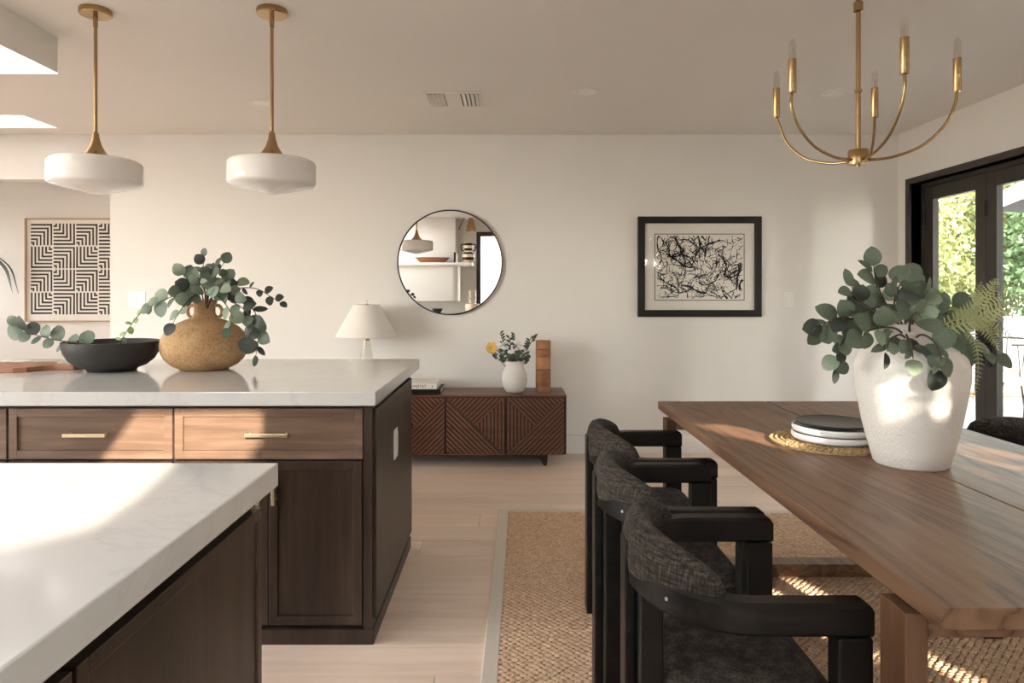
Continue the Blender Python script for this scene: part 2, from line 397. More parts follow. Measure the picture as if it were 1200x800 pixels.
# hall
wh = MB().box(-6.5, -2.5, 6.72, 6.84, 0, CH).box(-2.62, -2.5, YB + 0.12, 6.72, 0, CH).box(-6.6, -5.5, YB, YB + 0.12, 0, CH).box(-6.6, -6.5, YB + 0.12, 6.72, 0, 1.2).box(-6.6, -6.5, YB + 0.12, 6.72, 1.95, CH)  # end wall opening added to light the hall
tag(wh.build('wall_hall', 'paint'), 'sunny hall wall seen through the opening on the left', kind=S)
tag(B(-6.5, -5.5, YB, 6.72, -0.08, 0).build('floor_hall', 'oak_floor'), 'pale floor of the hall', kind=S)
# ceiling with a skylight shaft
SX0, SX1, SY0, SY1 = -4.9, -3.41, 4.79, 5.165
KX0, KX1, KY0, KY1 = -2.6, -1.5, -0.30, 0.75
ce = MB().box(XL - 0.15, XR + 0.18, KY1, SY0, CH, CH + 0.1).box(XL - 0.15, XR + 0.18, YF - 0.15, KY0, CH, CH + 0.1).box(XL - 0.15, KX0, KY0, KY1, CH, CH + 0.1).box(KX1, XR + 0.18, KY0, KY1, CH, CH + 0.1).box(XL - 0.15, XR + 0.18, SY1, YB + 0.12, CH, CH + 0.1)
ce.box(XL - 0.15, SX0, SY0, SY1, CH, CH + 0.1).box(SX1, XR + 0.18, SY0, SY1, CH, CH + 0.1)
ce.box(-6.6, -2.5, YB + 0.12, 6.84, CH, CH + 0.1)
tag(ce.build('ceiling', 'ceiling_paint'), 'smooth warm white ceiling', kind=S)
sk = MB().box(SX0 - 0.05, SX0, SY0, SY1, CH + 0.1, CH + 0.62).box(SX1, SX1 + 0.05, SY0, SY1, CH + 0.1, CH + 0.62)
sk.box(SX0, SX1, SY0 - 0.05, SY0, CH + 0.1, CH + 0.62).box(SX0, SX1, SY1, SY1 + 0.05, CH + 0.1, CH + 0.62)
sk_o = tag(sk.build('window_3', 'trim_white'), 'bright slot skylight in the ceiling at the back left', kind=S)
B(SX0, SX1, SY0, SY1, CH + 0.59, CH + 0.60).build('pane', 'pane_glass', sk_o)
for a_, b_, nm_, lab_ in ((KX0, KX1, 'added_skylight', 'skylight added unseen behind the viewer to brighten the kitchen'),):  # ceiling opening added to brighten the hood and near counter
    sk2 = MB().box(a_ - 0.05, a_, KY0, KY1, CH + 0.1, CH + 0.4).box(b_, b_ + 0.05, KY0, KY1, CH + 0.1, CH + 0.4).box(a_, b_, KY0 - 0.05, KY0, CH + 0.1, CH + 0.4).box(a_, b_, KY1, KY1 + 0.05, CH + 0.1, CH + 0.4)
    sk2_o = tag(sk2.build(nm_, 'trim_white'), lab_, kind=S)
    B(a_, b_, KY0, KY1, CH + 0.37, CH + 0.38).build('pane', 'pane_glass', sk2_o)
# baseboards
tag(B(-3.14, XR, YB - 0.015, YB, 0, 0.145).build('baseboard_back', 'trim_white', bevel=0.004), 'white baseboard along the back wall', kind=S)
tag(B(XR - 0.015, XR, 5.26, YB - 0.015, 0, 0.145).build('baseboard_right', 'trim_white', bevel=0.004), 'short white baseboard beside the glazed doors', kind=S)

# folding glazed doors in the right wall
d1 = thing('door_1', 'dark bronze glazed folding doors to the patio', None, (XR, 0, 0), kind=S)
fr = MB().box(-0.018, 0.15, DY1 - 0.0, DY1 + 0.055, 0, DZ + 0.045).box(-0.018, 0.15, DY0 - 0.055, DY0, 0, DZ + 0.045).box(-0.018, 0.15, DY0, DY1, DZ, DZ + 0.045)
fr.box(0.07, 0.15, DY1 - 0.03, DY1, 0, DZ).box(0.07, 0.15, DY0, DY0 + 0.03, 0, DZ).box(0.07, 0.15, DY0, DY1, DZ - 0.03, DZ).box(0.04, 0.15, DY0, DY1, 0.0, 0.02)
fr.build('door_frame', 'door_bronze', d1, bevel=0.003)
lw = (DY1 - DY0 - 0.06) / 4
for i in range(4):
    a1 = DY1 - 0.03 - i * lw - 0.002; a0 = a1 - lw + 0.004; st = 0.098
    lf = MB().box(0.08, 0.125, a1 - st, a1, 0.025, DZ - 0.033).box(0.08, 0.125, a0, a0 + st, 0.025, DZ - 0.033)
    lf.box(0.08, 0.125, a0 + st, a1 - st, DZ - 0.033 - st, DZ - 0.033).box(0.08, 0.125, a0 + st, a1 - st, 0.025, 0.20)
    lo = lf.build('door_leaf', 'door_bronze', d1, bevel=0.002)
    B(0.100, 0.105, a0 + st, a1 - st, 0.20, DZ - 0.033 - st).build('pane', 'pane_glass', lo)
    yy = a0 + 0.04 if i % 2 == 0 else a1 - 0.04
    h = MB().box(0.073, 0.08, yy - 0.018, yy + 0.018, 0.78, 0.98).cyl((0.08, yy, 0.93), (0.035, yy, 0.93), 0.009)
    h.tube([(0.038, yy, 0.93), (0.036, yy, 0.90), (0.036, yy, 0.80)], 0.009)
    h.build('door_handle', 'black_satin', lo, smooth=40)
    for zz in (0.3, 1.05, 1.82):
        MB().cyl((0.074, a1 - 0.004, zz - 0.05), (0.074, a1 - 0.004, zz + 0.05), 0.009).build('hinge', 'black_satin', lo, smooth=40)
# glazed door and window behind the viewer
d2 = thing('door_2', 'dark framed glazed door behind the viewer seen in the mirror', None, (0, YF, 0), kind=S)
MB().box(-0.55, -0.48, -0.04, 0.03, 0, 2.30).box(0.18, 0.25, -0.04, 0.03, 0, 2.30).box(-0.48, 0.18, -0.04, 0.03, 2.229, 2.30).build('door_frame', 'door_bronze', d2, bevel=0.003)
B(-0.48, 0.18, -0.10, -0.095, 0.0, 2.229).build('pane', 'pane_glass', d2)
w1 = thing('window_1', 'white framed window behind the viewer reflected in the picture glass', None, (0, YF, 0), kind=S)
MB().box(1.68, 1.72, -0.12, -0.05, 0.85, 2.25).box(2.89, 2.93, -0.12, -0.05, 0.85, 2.25).box(1.72, 2.89, -0.12, -0.05, 0.85, 0.89).box(1.72, 2.89, -0.12, -0.05, 2.21, 2.25).build('window_frame', 'trim_white', w1, bevel=0.003)
B(1.72, 2.89, -0.09, -0.085, 0.89, 2.21).build('pane', 'pane_glass', w1)
w2 = thing('added_window', 'broad window added in the left wall outside the frame for daylight', None, (XL, 0, 0), kind=S)  # out of view, added for ambient daylight from the left
MB().box(-0.12, -0.06, WY0, WY0 + 0.05, 0.4, 2.3).box(-0.12, -0.06, WY1 - 0.05, WY1, 0.4, 2.3).box(-0.12, -0.06, WY0 + 0.05, WY1 - 0.05, 0.4, 0.45).box(-0.12, -0.06, WY0 + 0.05, WY1 - 0.05, 2.25, 2.3).build('window_frame', 'trim_white', w2, bevel=0.003)
B(-0.095, -0.09, WY0 + 0.05, WY1 - 0.05, 0.45, 2.25).build('pane', 'pane_glass', w2)

# ------------------------------------------------------------------ outdoors
tag(B(XR + 0.18, 16, -9, 18, -0.12, -0.03).build('patio_ground', 'patio'), 'pale concrete patio outside the glazed doors', kind=S)
tag(B(-16, XR + 0.18, -14, YF - 0.15, -0.12, -0.03).build('yard_ground', 'patio'), 'pale ground behind the house', kind=S)
rf = thing('sky_block_roof', 'flat unseen slab added just outside the glazed doors to cut sky light', 'roof', (XR + 0.19, 3.3, 2.5))  # out of view, added to dim sky light on the back wall
B(0, 1.7, -2.3, 2.3, 0, 0.12).build('sky_block_slab', 'garden_plaster', rf)
for yy in (-2.2, 2.2): B(1.58, 1.68, yy - 0.05, yy + 0.05, -2.53, 0).build('post', 'door_bronze', rf) if yy < 0 else None
gw = thing('garden_wall', 'low white plastered garden wall beyond the patio chairs', 'wall', (8.5, 8.95, -0.03))
B(-4.4, 6, -0.12, 0.12, 0, 0.93).build('wall_body', 'garden_plaster', gw); B(-4.42, 6, -0.16, 0.16, 0.93, 0.98).build('coping', 'garden_plaster', gw, bevel=0.01)
B(-4.4, 6, -0.5, -0.13, 0, 0.06).build('tile_kerb', 'terracotta', gw, bevel=0.01)
# wall added outside, top shaped to trim low sun at the kitchen door
yw = MB().prism([(-3, -0.03), (1.45, -0.03), (1.45, 2.95), (0.80, 2.95), (0.72, 2.84), (0.655, 2.70), (0.63, 2.58), (0.60, 2.50), (0.54, 2.45), (0.44, 2.42), (-0.4, 2.36), (-3, 2.3)], -3.12, -2.96, 'xz')
tag(yw.build('sun_trim_wall', 'garden_plaster'), 'white plastered wall added with a swept top to trim sun at the kitchen door', 'wall')
ev = thing('sun_blocker', 'added sun bracket over the kitchen door', 'eave', (0, -1.156, 2.45))  # added piece, shaped to cut the upper left of the door's sunlight
B(-1.4, 1.1, -0.32, 0, 0.0, 0.05).build('blocker_board', 'trim_white', ev)
MB().prism([(-0.150, 0.0), (-0.150, -0.062), (-0.176, -0.095), (-0.341, -0.315), (-0.60, -0.66), (-0.66, -0.66), (-0.66, 0.0)], -0.22, -0.17, 'xz').build('blocker', 'trim_white', ev)

tag(B(XR + 0.19, 6.6, -1.1, 1.0, -0.03, 3.9).build('sun_block_box', 'garden_plaster'), 'tall plastered unseen block added beside the patio to keep low sun off the doors', 'sun blocker')  # box added out of view to keep sun and bright sky off the doors
def leaf_cloud(name, mat, parent, fn, count, size, seed, solid=True):
    rr = random.Random(seed); mb = MB()
    for _ in range(count):
        c = fn(rr)
        if c is None: continue
        a = Vector((rr.gauss(0, 1), rr.gauss(0, 1), rr.gauss(0, 1))).normalized()
        b_ = a.orthogonal().normalized(); b_ = (b_ * math.cos(rr.uniform(0, 6.28)) + a.cross(b_) * math.sin(rr.uniform(0, 6.28)))
        b_ = (b_ - a * b_.dot(a)).normalized(); d = a.cross(b_); s_ = size * rr.uniform(0.6, 1.3)
        mb.add([c - d * s_, c + b_ * s_ * 0.55 + a * s_ * 0.1, c + d * s_, c - b_ * s_ * 0.55 + a * s_ * 0.1], [(0, 1, 2, 3)])
    me = bpy.data.meshes.new(name); me.from_pydata(mb.v, [], mb.f); me.materials.append(MATS[mat])
    o = obj(name, me, parent); o['kind'] = 'stuff'; return o
def tree(loc, h, rx, rz, mat, label, seed, n=12000, size=0.052):
    t = thing('garden_tree', label, 'tree', loc, group='trees beyond the patio')
    rr = random.Random(seed)
    pts = catmull([(0, 0, 0), (rr.uniform(-.1, .1), 0, h * 0.3), (rr.uniform(-.2, .2), rr.uniform(-.1, .1), h * 0.75)], 4)
    MB().tube(pts, [0.11 - 0.008 * i for i in range(len(pts))], 8).build('trunk', 'bark', t, smooth=180)
    blobs = [(Vector((rr.uniform(-.55, .55) * rx, rr.uniform(-.4, .4) * rx, h - rz + rr.uniform(-.75, .6) * rz)), rr.uniform(.35, .6)) for _ in range(16)]
    def fn(q):
        c, s_ = q.choice(blobs)
        d = Vector((q.gauss(0, 1), q.gauss(0, 1), q.gauss(0, 1))).normalized() * (q.random() ** 0.35)
        return c + Vector((d.x * rx * s_, d.y * rx * s_, d.z * rz * s_))
    leaf_cloud('foliage', mat, t, fn, n, size, seed)
    return t
tree((6.3, 11.0, -0.03), 3.9, 1.5, 1.9, 'tree_lime', 'yellow-green leafy tree behind the left door pane', 11)
tree((7.9, 12.0, -0.03), 4.3, 1.6, 2.0, 'tree_lime', 'lime green leafy tree between the two door panes', 12)
tree((8.6, 10.8, -0.03), 5.0, 1.6, 2.5, 'tree_green', 'deep green tree filling the right door pane', 13)
tree((10.2, 13.0, -0.03), 6.2, 2.1, 3.0, 'tree_green', 'taller dark green tree at the right picture edge', 14)
tree((6.8, 13.6, -0.03), 4.8, 2.0, 2.4, 'tree_lime', 'taller pale tree rising behind the yellow-green one', 15)
# shrub outside the window behind the viewer: dappled light on table and rug
tun = []
def tunnel(p, q, r_, n=5):
    for i in range(n):
        tun.append((Vector(p).lerp(Vector(q), i / max(1, n - 1)), r_))
tunnel((0.71, 2.74, .76), (0.90, 2.38, .76), 0.062, 9); tunnel((0.92, 2.31, .77), (0.98, 2.23, .78), 0.02, 3)
tunnel((1.33, 2.08, .76), (1.36, 1.80, .76), 0.008, 5); tunnel((1.45, 2.12, .76), (1.50, 1.90, .76), 0.030, 6); tunnel((1.54, 2.3, .76), (1.60, 2.05, .76), 0.035, 6)
for z_, x_ in ((1.035, 1.225), (0.955, 1.195), (0.885, 1.17), (0.80, 1.20)): tunnel((x_, 1.90, z_), (x_ + 0.02, 1.90, z_ + 0.012), -0.004, 2)
tunnel((1.10, 2.92, 0), (1.17, 2.74, 0), 0.04, 4); tunnel((1.24, 2.95, 0), (1.29, 2.86, 0), 0.035, 3)
tunnel((1.18, 2.50, 0), (1.22, 2.42, 0), 0.04, 2); tunnel((1.44, 2.36, 0), (1.47, 2.28, 0), 0.04, 2)
sh = thing('window_shrub', 'leafy shrub outside the window behind the viewer', 'shrub', (2.7, -2.1, -0.03))
MB().tube(catmull([(0, 0, 0), (0.05, 0, 1.0), (-0.1, 0.05, 2.2)], 4), 0.05, 8).build('trunk', 'bark', sh, smooth=180)
Sd = SUN.normalized()
def shrub_fn(q):
    c = Vector((q.uniform(1.75, 3.75), q.uniform(-2.55, -1.75), q.uniform(0.9, 3.35)))
    for t_, r_ in tun:
        d = c - t_
        if (d - Sd * d.dot(Sd)).length < r_ + 0.030: return None
    return c - Vector((2.7, -2.1, -0.03))
leaf_cloud('foliage', 'tree_green', sh, shrub_fn, 8500, 0.085, 21)

hg = thing('light_block_hedge', 'tall unseen hedge added beside the patio to cut light through the doors', 'hedge', (7.6, 4.0, -0.03))  # out of view, added to block low sky and bright ground
MB().tube([(0, 0, 0), (0, 0, 2.6)], 0.06, 8).build('trunk', 'bark', hg)
def hedge_fn(q): return Vector((q.uniform(-0.5, 0.5), q.uniform(-3.2, 3.2), q.uniform(0.05, 3.6)))
leaf_cloud('foliage', 'tree_green', hg, hedge_fn, 9000, 0.11, 31)
# patio chairs and parasol
def patio_chair(loc, rz, label):
    t = thing('patio_chair', label, 'chair', loc, rz, group='metal chairs on the patio')
    MB().prism([(0.22*math.cos(a)*1.05, 0.22*math.sin(a)) for a in [i*math.pi/10 for i in range(20)]], 0.43, 0.465).build('seat', 'cushion_tan', t, bevel=0.008)
    for sx in (-1, 1):
        for sy in (-1, 1):
            MB().cyl((sx*0.16, sy*0.16, 0.435), (sx*0.23, sy*0.23, 0.0), 0.010, 8).build('leg', 'black_satin', t, smooth=40)
    arc = [(-0.20*math.cos(a) - 0.03, 0.235*math.sin(a), 0.78 - 0.0) for a in [R(-80 + 16*i) for i in range(11)]]
    MB().tube(arc, 0.011, 8).build('back_rail', 'black_satin', t, smooth=40)
    for k in (1, 4, 6, 9):
        p = arc[k]; MB().cyl((p[0]*0.95, p[1]*0.85, 0.46), p, 0.007, 6).build('back_spindle', 'black_satin', t, smooth=40)
    return t
patio_chair((4.95, 6.45, -0.03), R(200), 'black metal patio chair with round tan seat at right picture edge')
patio_chair((3.98, 5.95, -0.03), R(60), 'black metal patio chair seen beside the white vase')
patio_chair((5.55, 7.6, -0.03), R(250), 'black metal patio chair nearest the low white garden wall')
pr = thing('patio_parasol', 'grey and white patio parasol above the patio chairs', 'parasol', (5.98, 6.35, -0.03))
MB().cyl((0, 0, 0), (0, 0, 2.75), 0.025, 10).build('pole', 'door_bronze', pr, smooth=40)
MB().lathe([(0.24, 0), (0.24, 0.05), (0.04, 0.07)], 20).build('base', 'door_bronze', pr, smooth=40)
for i in range(8):
    a0, a1 = R(45*i), R(45*(i+1)); r0 = 1.22
    p0 = (r0*math.cos(a0), r0*math.sin(a0), 2.32); p1 = (r0*math.cos(a1), r0*math.sin(a1), 2.32)
    q0 = (p0[0], p0[1], 2.16); q1 = (p1[0], p1[1], 2.16)
    MB().add([(0, 0, 2.72), p0, p1, q0, q1], [(0, 1, 2), (1, 3, 4, 2)]).build('canopy_panel', 'canvas_white' if i % 2 else 'canvas_grey', pr)

# ------------------------------------------------------------------ kitchen islands
def shaker(w, h, fr_, th=0.02, rec=0.007):
    m_ = MB().box(0, fr_, 0, th, 0, h).box(w - fr_, w, 0, th, 0, h).box(fr_, w - fr_, 0, th, 0, fr_).box(fr_, w - fr_, 0, th, h - fr_, h)
    return m_.box(fr_, w - fr_, rec, th, fr_, h - fr_)
def bar_pull(L, vertical=False):
    m_ = MB()
    if vertical:
        m_.box(-0.006, 0.006, -0.034, -0.022, 0, L); m_.box(-0.005, 0.005, -0.024, 0, 0.012, 0.022); m_.box(-0.005, 0.005, -0.024, 0, L - 0.022, L - 0.012)
    else:
        m_.box(0, L, -0.034, -0.022, -0.006, 0.006); m_.box(0.006, 0.016, -0.024, 0, -0.005, 0.005); m_.box(L - 0.016, L - 0.006, -0.024, 0, -0.005, 0.005)
    return m_
YI = 2.46
def island_unit(label, x0, x1, end=False, drawer_h=(0.668, 0.850), handle_c=None, doors=2):
    w_ = x1 - x0
    t = thing('island_cabinet', label, 'cabinet', (x0, YI, 0), group='cabinets of the far island')
    ins = 0.03 if end else 0.0
    B(0, w_, 0.021, 0.93, 0.055, 0.862).build('body', 'cabinet_gap' if not end else 'cabinet_wood_z_shaded', t)
    B(0, w_ + (0.006 if end else 0), -0.004, 0.94, 0.0, 0.055).build('plinth', 'cabinet_wood_z_shaded', t, bevel=0.003)
    fw = w_ - ins - 0.008
    d = shaker(fw, drawer_h[1] - drawer_h[0], 0.030).build('drawer', 'cabinet_wood', t, loc=(0.004, 0, drawer_h[0]), bevel=0.0015)
    if handle_c is not None: bar_pull(0.152).build('handle', 'brass_pull', d, loc=(handle_c - x0 - 0.076, 0, 0.091), bevel=0.001)
    dw = fw / doors
    for i in range(doors):
        q = shaker(dw - 0.003, 0.590, 0.032).build('cabinet_door', 'cabinet_wood_z_shaded', t, loc=(0.004 + i * dw, 0, 0.070), bevel=0.0015)
        bar_pull(0.12, True).build('handle', 'brass_pull', q, loc=(dw - 0.03 if i == 0 and doors == 2 else 0.026, 0, 0.44), bevel=0.001)
    if end:
        B(w_ - ins, w_, 0.0, 0.02, 0.055, 0.862).build('corner_stile', 'cabinet_wood_z_shaded', t)
        B(w_, w_ + 0.012, 0.02, 0.925, 0.085, 0.845).build('end_panel', 'cabinet_wood_z_shaded', t, bevel=0.002)
    return t
island_unit('dark stained island cabinet with end panel facing the dining table', -1.208, -0.492, True, handle_c=P(314, 0, YI).x)
island_unit('dark stained island cabinet below the black bowl', -1.806, -1.208, handle_c=P(103, 0, YI).x)
island_unit('dark stained island cabinet cut by the left picture edge', -2.56, -1.806, handle_c=-2.18)
tag(B(-2.62, -0.474, 2.43, 3.63, 0.864, 0.914).build('island_worktop', 'quartz', bevel=0.003), 'long white quartz worktop of the far island under the jug', 'worktop')
ol = thing('island_outlet', 'white double outlet plate on the end panel of the far island', 'outlet', (-0.480, 2.89, 0.63))
B(0, 0.005, -0.040, 0.040, -0.062, 0.062).build('plate', 'white_gloss', ol, bevel=0.002)
for s_ in (-1, 1): B(0.005, 0.008, s_*0.018 - 0.013, s_*0.018 + 0.013, -0.045, 0.045).build('socket', 'white_gloss', ol, bevel=0.001)

XP = -0.504
def near_unit(label, y0, y1, cat='cabinet'):
    w_ = y1 - y0
    t = thing('peninsula_cabinet', label, cat, (XP, y0, 0), R(90), group='cabinets of the near counter')
    B(0, w_, 0.021, 0.6, 0.09, 0.866).build('body', 'cabinet_gap', t)
    B(0, w_, 0.07, 0.6, 0.0, 0.09).build('plinth', 'cabinet_gap', t)
    shaker(w_ - 0.006, 0.735, 0.022, 0.02, 0.004).build('cabinet_door', 'cabinet_wood_z_shaded', t, loc=(0.003, 0, 0.097), bevel=0.0015)
    return t
near_unit('dark stained panelled cabinet front under the near white counter corner', 0.795, 1.398)
near_unit('dark stained cabinet front at the lower left corner, only its top edge in view', 0.190, 0.792)
tag(B(-1.9, XP - 0.602, 0.19, 1.398, 0.0, 0.864).build('storage_cabinet', 'cabinet_wood_z_shaded'), 'dark storage cabinet carrying the near counter, hidden below it', 'cabinet')
tag(B(-2.6, -0.480, 0.12, 1.424, 0.866, 0.914).build('near_worktop', 'quartz', bevel=0.003), 'white quartz worktop in the left foreground with sunlight on it', 'worktop')

# ------------------------------------------------------------------ plants
def leaf_mesh(name, mat, L, W, fold=0.12, tip=1.0, n=6):
    """leaf along +X from origin, lying near the XY plane"""
    vs = []; m_ = MB()
    for i in range(n + 1):
        t = i / n; wd = W * 0.5 * math.sin(math.pi * t ** 0.88) ** 0.6 if 0 < t < 1 else 0.0
        z = -0.10 * L * (2 * t - 1) ** 2
        vs += [(t * L, -wd, z + fold * wd), (t * L, 0, z), (t * L, wd, z + fold * wd)]
    fs = []
    for i in range(n):
        a = 3 * i
        fs += [(a, a + 3, a + 4, a + 1), (a + 1, a + 4, a + 5, a + 2)]
    m_.add(vs, fs); me = m_.mesh(name, mat, 180)
    return me
LEAF = {}
for nm, mt in (('e', 'eucalyptus'), ('p', 'eucalyptus_pale'), ('d', 'eucalyptus_dark'), ('y', 'young_leaf')):
    LEAF[nm] = leaf_mesh('leaf', mt, 1.0, 0.92, n=8); LEAF[nm + 'l'] = leaf_mesh('leaf', mt, 1.0, 0.45)
def leaf_at(me, parent, p, d, up, size, wf=1.0):
    d = d.normalized(); up = (up - d * up.dot(d))
    if up.length < 1e-4: up = d.orthogonal()
    up.normalize(); s_ = up.cross(d)
    M = Matrix(((d.x*size, s_.x*size*wf, up.x*size, p.x), (d.y*size, s_.y*size*wf, up.y*size, p.y), (d.z*size, s_.z*size*wf, up.z*size, p.z), (0, 0, 0, 1)))
    return obj('leaf', me, parent, M)
def branch(parent, pts, leaves, size, seed, kinds='eeepd', start=0.35, r0=0.0035, stem='stem_brown', face=(0, -1, 0.35), grow=1.0):
    """stem with leaves set alternately along it; pts local to parent"""
    rr = random.Random(seed); path = catmull(pts, 6); m = len(path)
    st = MB().tube(path, [r0 * (1 - 0.65 * i / (m - 1)) for i in range(m)], 6).build('stem', stem, parent, smooth=180)
    for i in range(leaves):
        t = start + (1 - start) * (i + 0.5) / leaves if i < leaves - 1 else 1.0
        k = min(m - 1, int(t * (m - 1))); p = path[k]; tg = (path[min(k + 1, m - 1)] - path[max(k - 1, 0)]).normalized()
        f = Vector(face).normalized(); f = (f + Vector((rr.uniform(-.6, .6), rr.uniform(-.3, .3), rr.uniform(-.5, .5)))).normalized()
        side = tg.cross(f).normalized() * (1 if i % 2 else -1)
        d = side * rr.uniform(0.5, 1.0) + tg * rr.uniform(0.25, 0.9) + Vector((0, 0, rr.uniform(-0.35, 0.1)))
        if i == leaves - 1: d = tg
        s_ = size * rr.uniform(0.75, 1.2) * (grow if t < 0.8 else 1.0)
        key = rr.choice(kinds); key = key if (len(key) > 1 or rr.random() > 0.25) else key + 'l'
        leaf_at(LEAF[key], st, p, d, f, s_, rr.uniform(0.85, 1.1))
    return st
def vase_plant(name, label, base, stems, size, seed, **kw):
    t = thing(name, label, 'plant', base)
    for i, (pts, n_, opt) in enumerate(stems):
        o = dict(kw); o.update(opt)
        branch(t, [p - Vector(base) for p in pts], n_, o.pop('size', size), seed + i, **o)
    return t

# ------------------------------------------------------------------ things on the far island
bc = Vector((-1.80, 3.10, 0.914))
bowl = thing('bowl', 'wide black footed bowl on the far island', 'bowl', bc)
MB().lathe([(r_ * 0.935, z_) for r_, z_ in [(0.0, 0.012), (0.09, 0.012), (0.095, 0.0), (0.105, 0.0), (0.112, 0.012), (0.15, 0.024), (0.184, 0.050), (0.204, 0.082), (0.213, 0.112), (0.215, 0.132), (0.209, 0.134), (0.198, 0.10), (0.172, 0.070), (0.12, 0.042), (0.0, 0.03)]], 40).build('bowl_body', 'black_bowl', bowl, smooth=50)
jc = Vector((-1.402, 3.15, 0.914))
jug = thing('jug', 'round tan woven-textured jug with a short neck on the far island', 'jug', jc)
MB().lathe([(0.0, 0.0), (0.098, 0.0), (0.108, 0.006), (0.142, 0.022), (0.170, 0.050), (0.186, 0.080), (0.190, 0.108), (0.186, 0.138), (0.172, 0.168), (0.148, 0.194), (0.118, 0.214), (0.085, 0.228), (0.060, 0.236), (0.046, 0.258), (0.046, 0.285), (0.053, 0.310), (0.058, 0.322), (0.052, 0.322), (0.042, 0.300), (0.038, 0.26), (0.0, 0.25)], 48).build('jug_body', 'woven_clay', jug, smooth=50)
for s_ in (-1, 1):
    MB().tube(catmull([(s_*0.046, 0, 0.295), (s_*0.068, 0, 0.292), (s_*0.079, 0, 0.272), (s_*0.074, 0, 0.248), (s_*0.060, 0, 0.238)], 5), 0.008, 8).build('handle', 'woven_clay', jug, smooth=180)
nk = P(241, 352, 3.13)
def J(px, py, dy=0.0): return P(px, py, 3.13 + dy)
r0p = nk + Vector((0, 0, -0.06))
stems = [
    ([r0p, J(240, 340), J(238, 318), J(239, 300)], 6, dict(size=0.055, kinds='eedl', start=0.4) if False else dict(size=0.05, kinds='eed', start=0.45)),
    ([r0p, J(245, 338), J(254, 322, .03), J(262, 308, .04)], 6, dict(size=0.05, kinds='ed')),
    ([r0p, J(232, 344, -.03), J(222, 330, -.05), J(215, 322, -.06)], 5, dict(size=0.06, kinds='epe')),
    ([r0p, J(228, 345, -.05), J(208, 346, -.1), J(190, 352, -.12), J(178, 358, -.12)], 7, dict(size=0.065, kinds='eepp')),
    ([r0p, J(230, 344, -.02), J(205, 340, -.04), J(180, 352, -.06), J(160, 372, -.08), J(146, 392, -.09), J(140, 402, -.09)], 9, dict(size=0.036, kinds='yye', start=0.55)),
    ([r0p, J(230, 346, -.06), J(214, 360, -.14), J(203, 378, -.17)], 5, dict(size=0.055, kinds='epd')),
    ([r0p, J(250, 345, .0), J(275, 338, .02), J(300, 338, .03), J(318, 348, .03), J(328, 354, .03)], 8, dict(size=0.045, kinds='ded')),
    ([r0p, J(252, 346, -.02), J(278, 352, -.06), J(296, 362, -.08), J(303, 380, -.08), J(302, 400, -.08), J(300, 416, -.08)], 10, dict(size=0.07, kinds='ddee')),
    ([r0p, J(250, 346, -.06), J(264, 356, -.14), J(272, 372, -.18), J(268, 384, -.19)], 5, dict(size=0.06, kinds='epe')),
    ([r0p, J(247, 340, .02), J(262, 330, .03), J(276, 330, .03)], 5, dict(size=0.065, kinds='edp')),
    ([r0p, J(240, 342, -.05), J(234, 332, -.08), J(232, 326, -.1)], 5, dict(size=0.065, kinds='pee')),
    ([r0p, J(244, 342, -.06), J(250, 334, -.1), J(258, 336, -.12)], 5, dict(size=0.06, kinds='pep')),
    ([r0p, J(236, 344, -.03), J(226, 338, -.07), J(214, 340, -.1)], 5, dict(size=0.06, kinds='eed')),
    ([r0p, J(246, 344, -.05), J(262, 340, -.09), J(274, 345, -.11)], 6, dict(size=0.06, kinds='ede')),
    ([r0p, J(243, 336, .0), J(246, 322, -.02), J(252, 312, -.03)], 6, dict(size=0.055, kinds='edp')),
    ([r0p, J(252, 347, -.05), J(280, 358, -.1), J(296, 375, -.12), J(292, 395, -.12)], 7, dict(size=0.065, kinds='ded')),
]
vase_plant('eucalyptus_arrangement', 'mixed eucalyptus and young green sprigs spilling from the tan jug', nk, stems, 0.06, 100)
def K(px, py, dy=0.0): return P(px, py, 3.05 + dy)
k0 = K(112, 408)
vase_plant('eucalyptus_branch', 'cut eucalyptus branch reaching left over the rim of the black bowl', k0,
           [([k0, K(96, 402), K(70, 399), K(48, 394), K(30, 388), K(20, 380)], 14, dict(size=0.068, kinds='eed', start=0.05, face=(0.1, -1, 0.2)))], 0.065, 300)
# cutting board
cb = thing('cutting_board', 'brown wooden cutting board with a handle beside the black bowl', 'board', (-2.385, 3.13, 0.914), R(2))
poly = [(-0.42, -0.135), (0.20, -0.135), (0.245, -0.115), (0.28, -0.055), (0.31, -0.035), (0.40, -0.032), (0.425, 0.0), (0.40, 0.032), (0.31, 0.035), (0.28, 0.055), (0.245, 0.115), (0.20, 0.135), (-0.42, 0.135)]
MB().prism(poly, 0.0, 0.022).build('board', 'board_wood', cb, bevel=0.003)

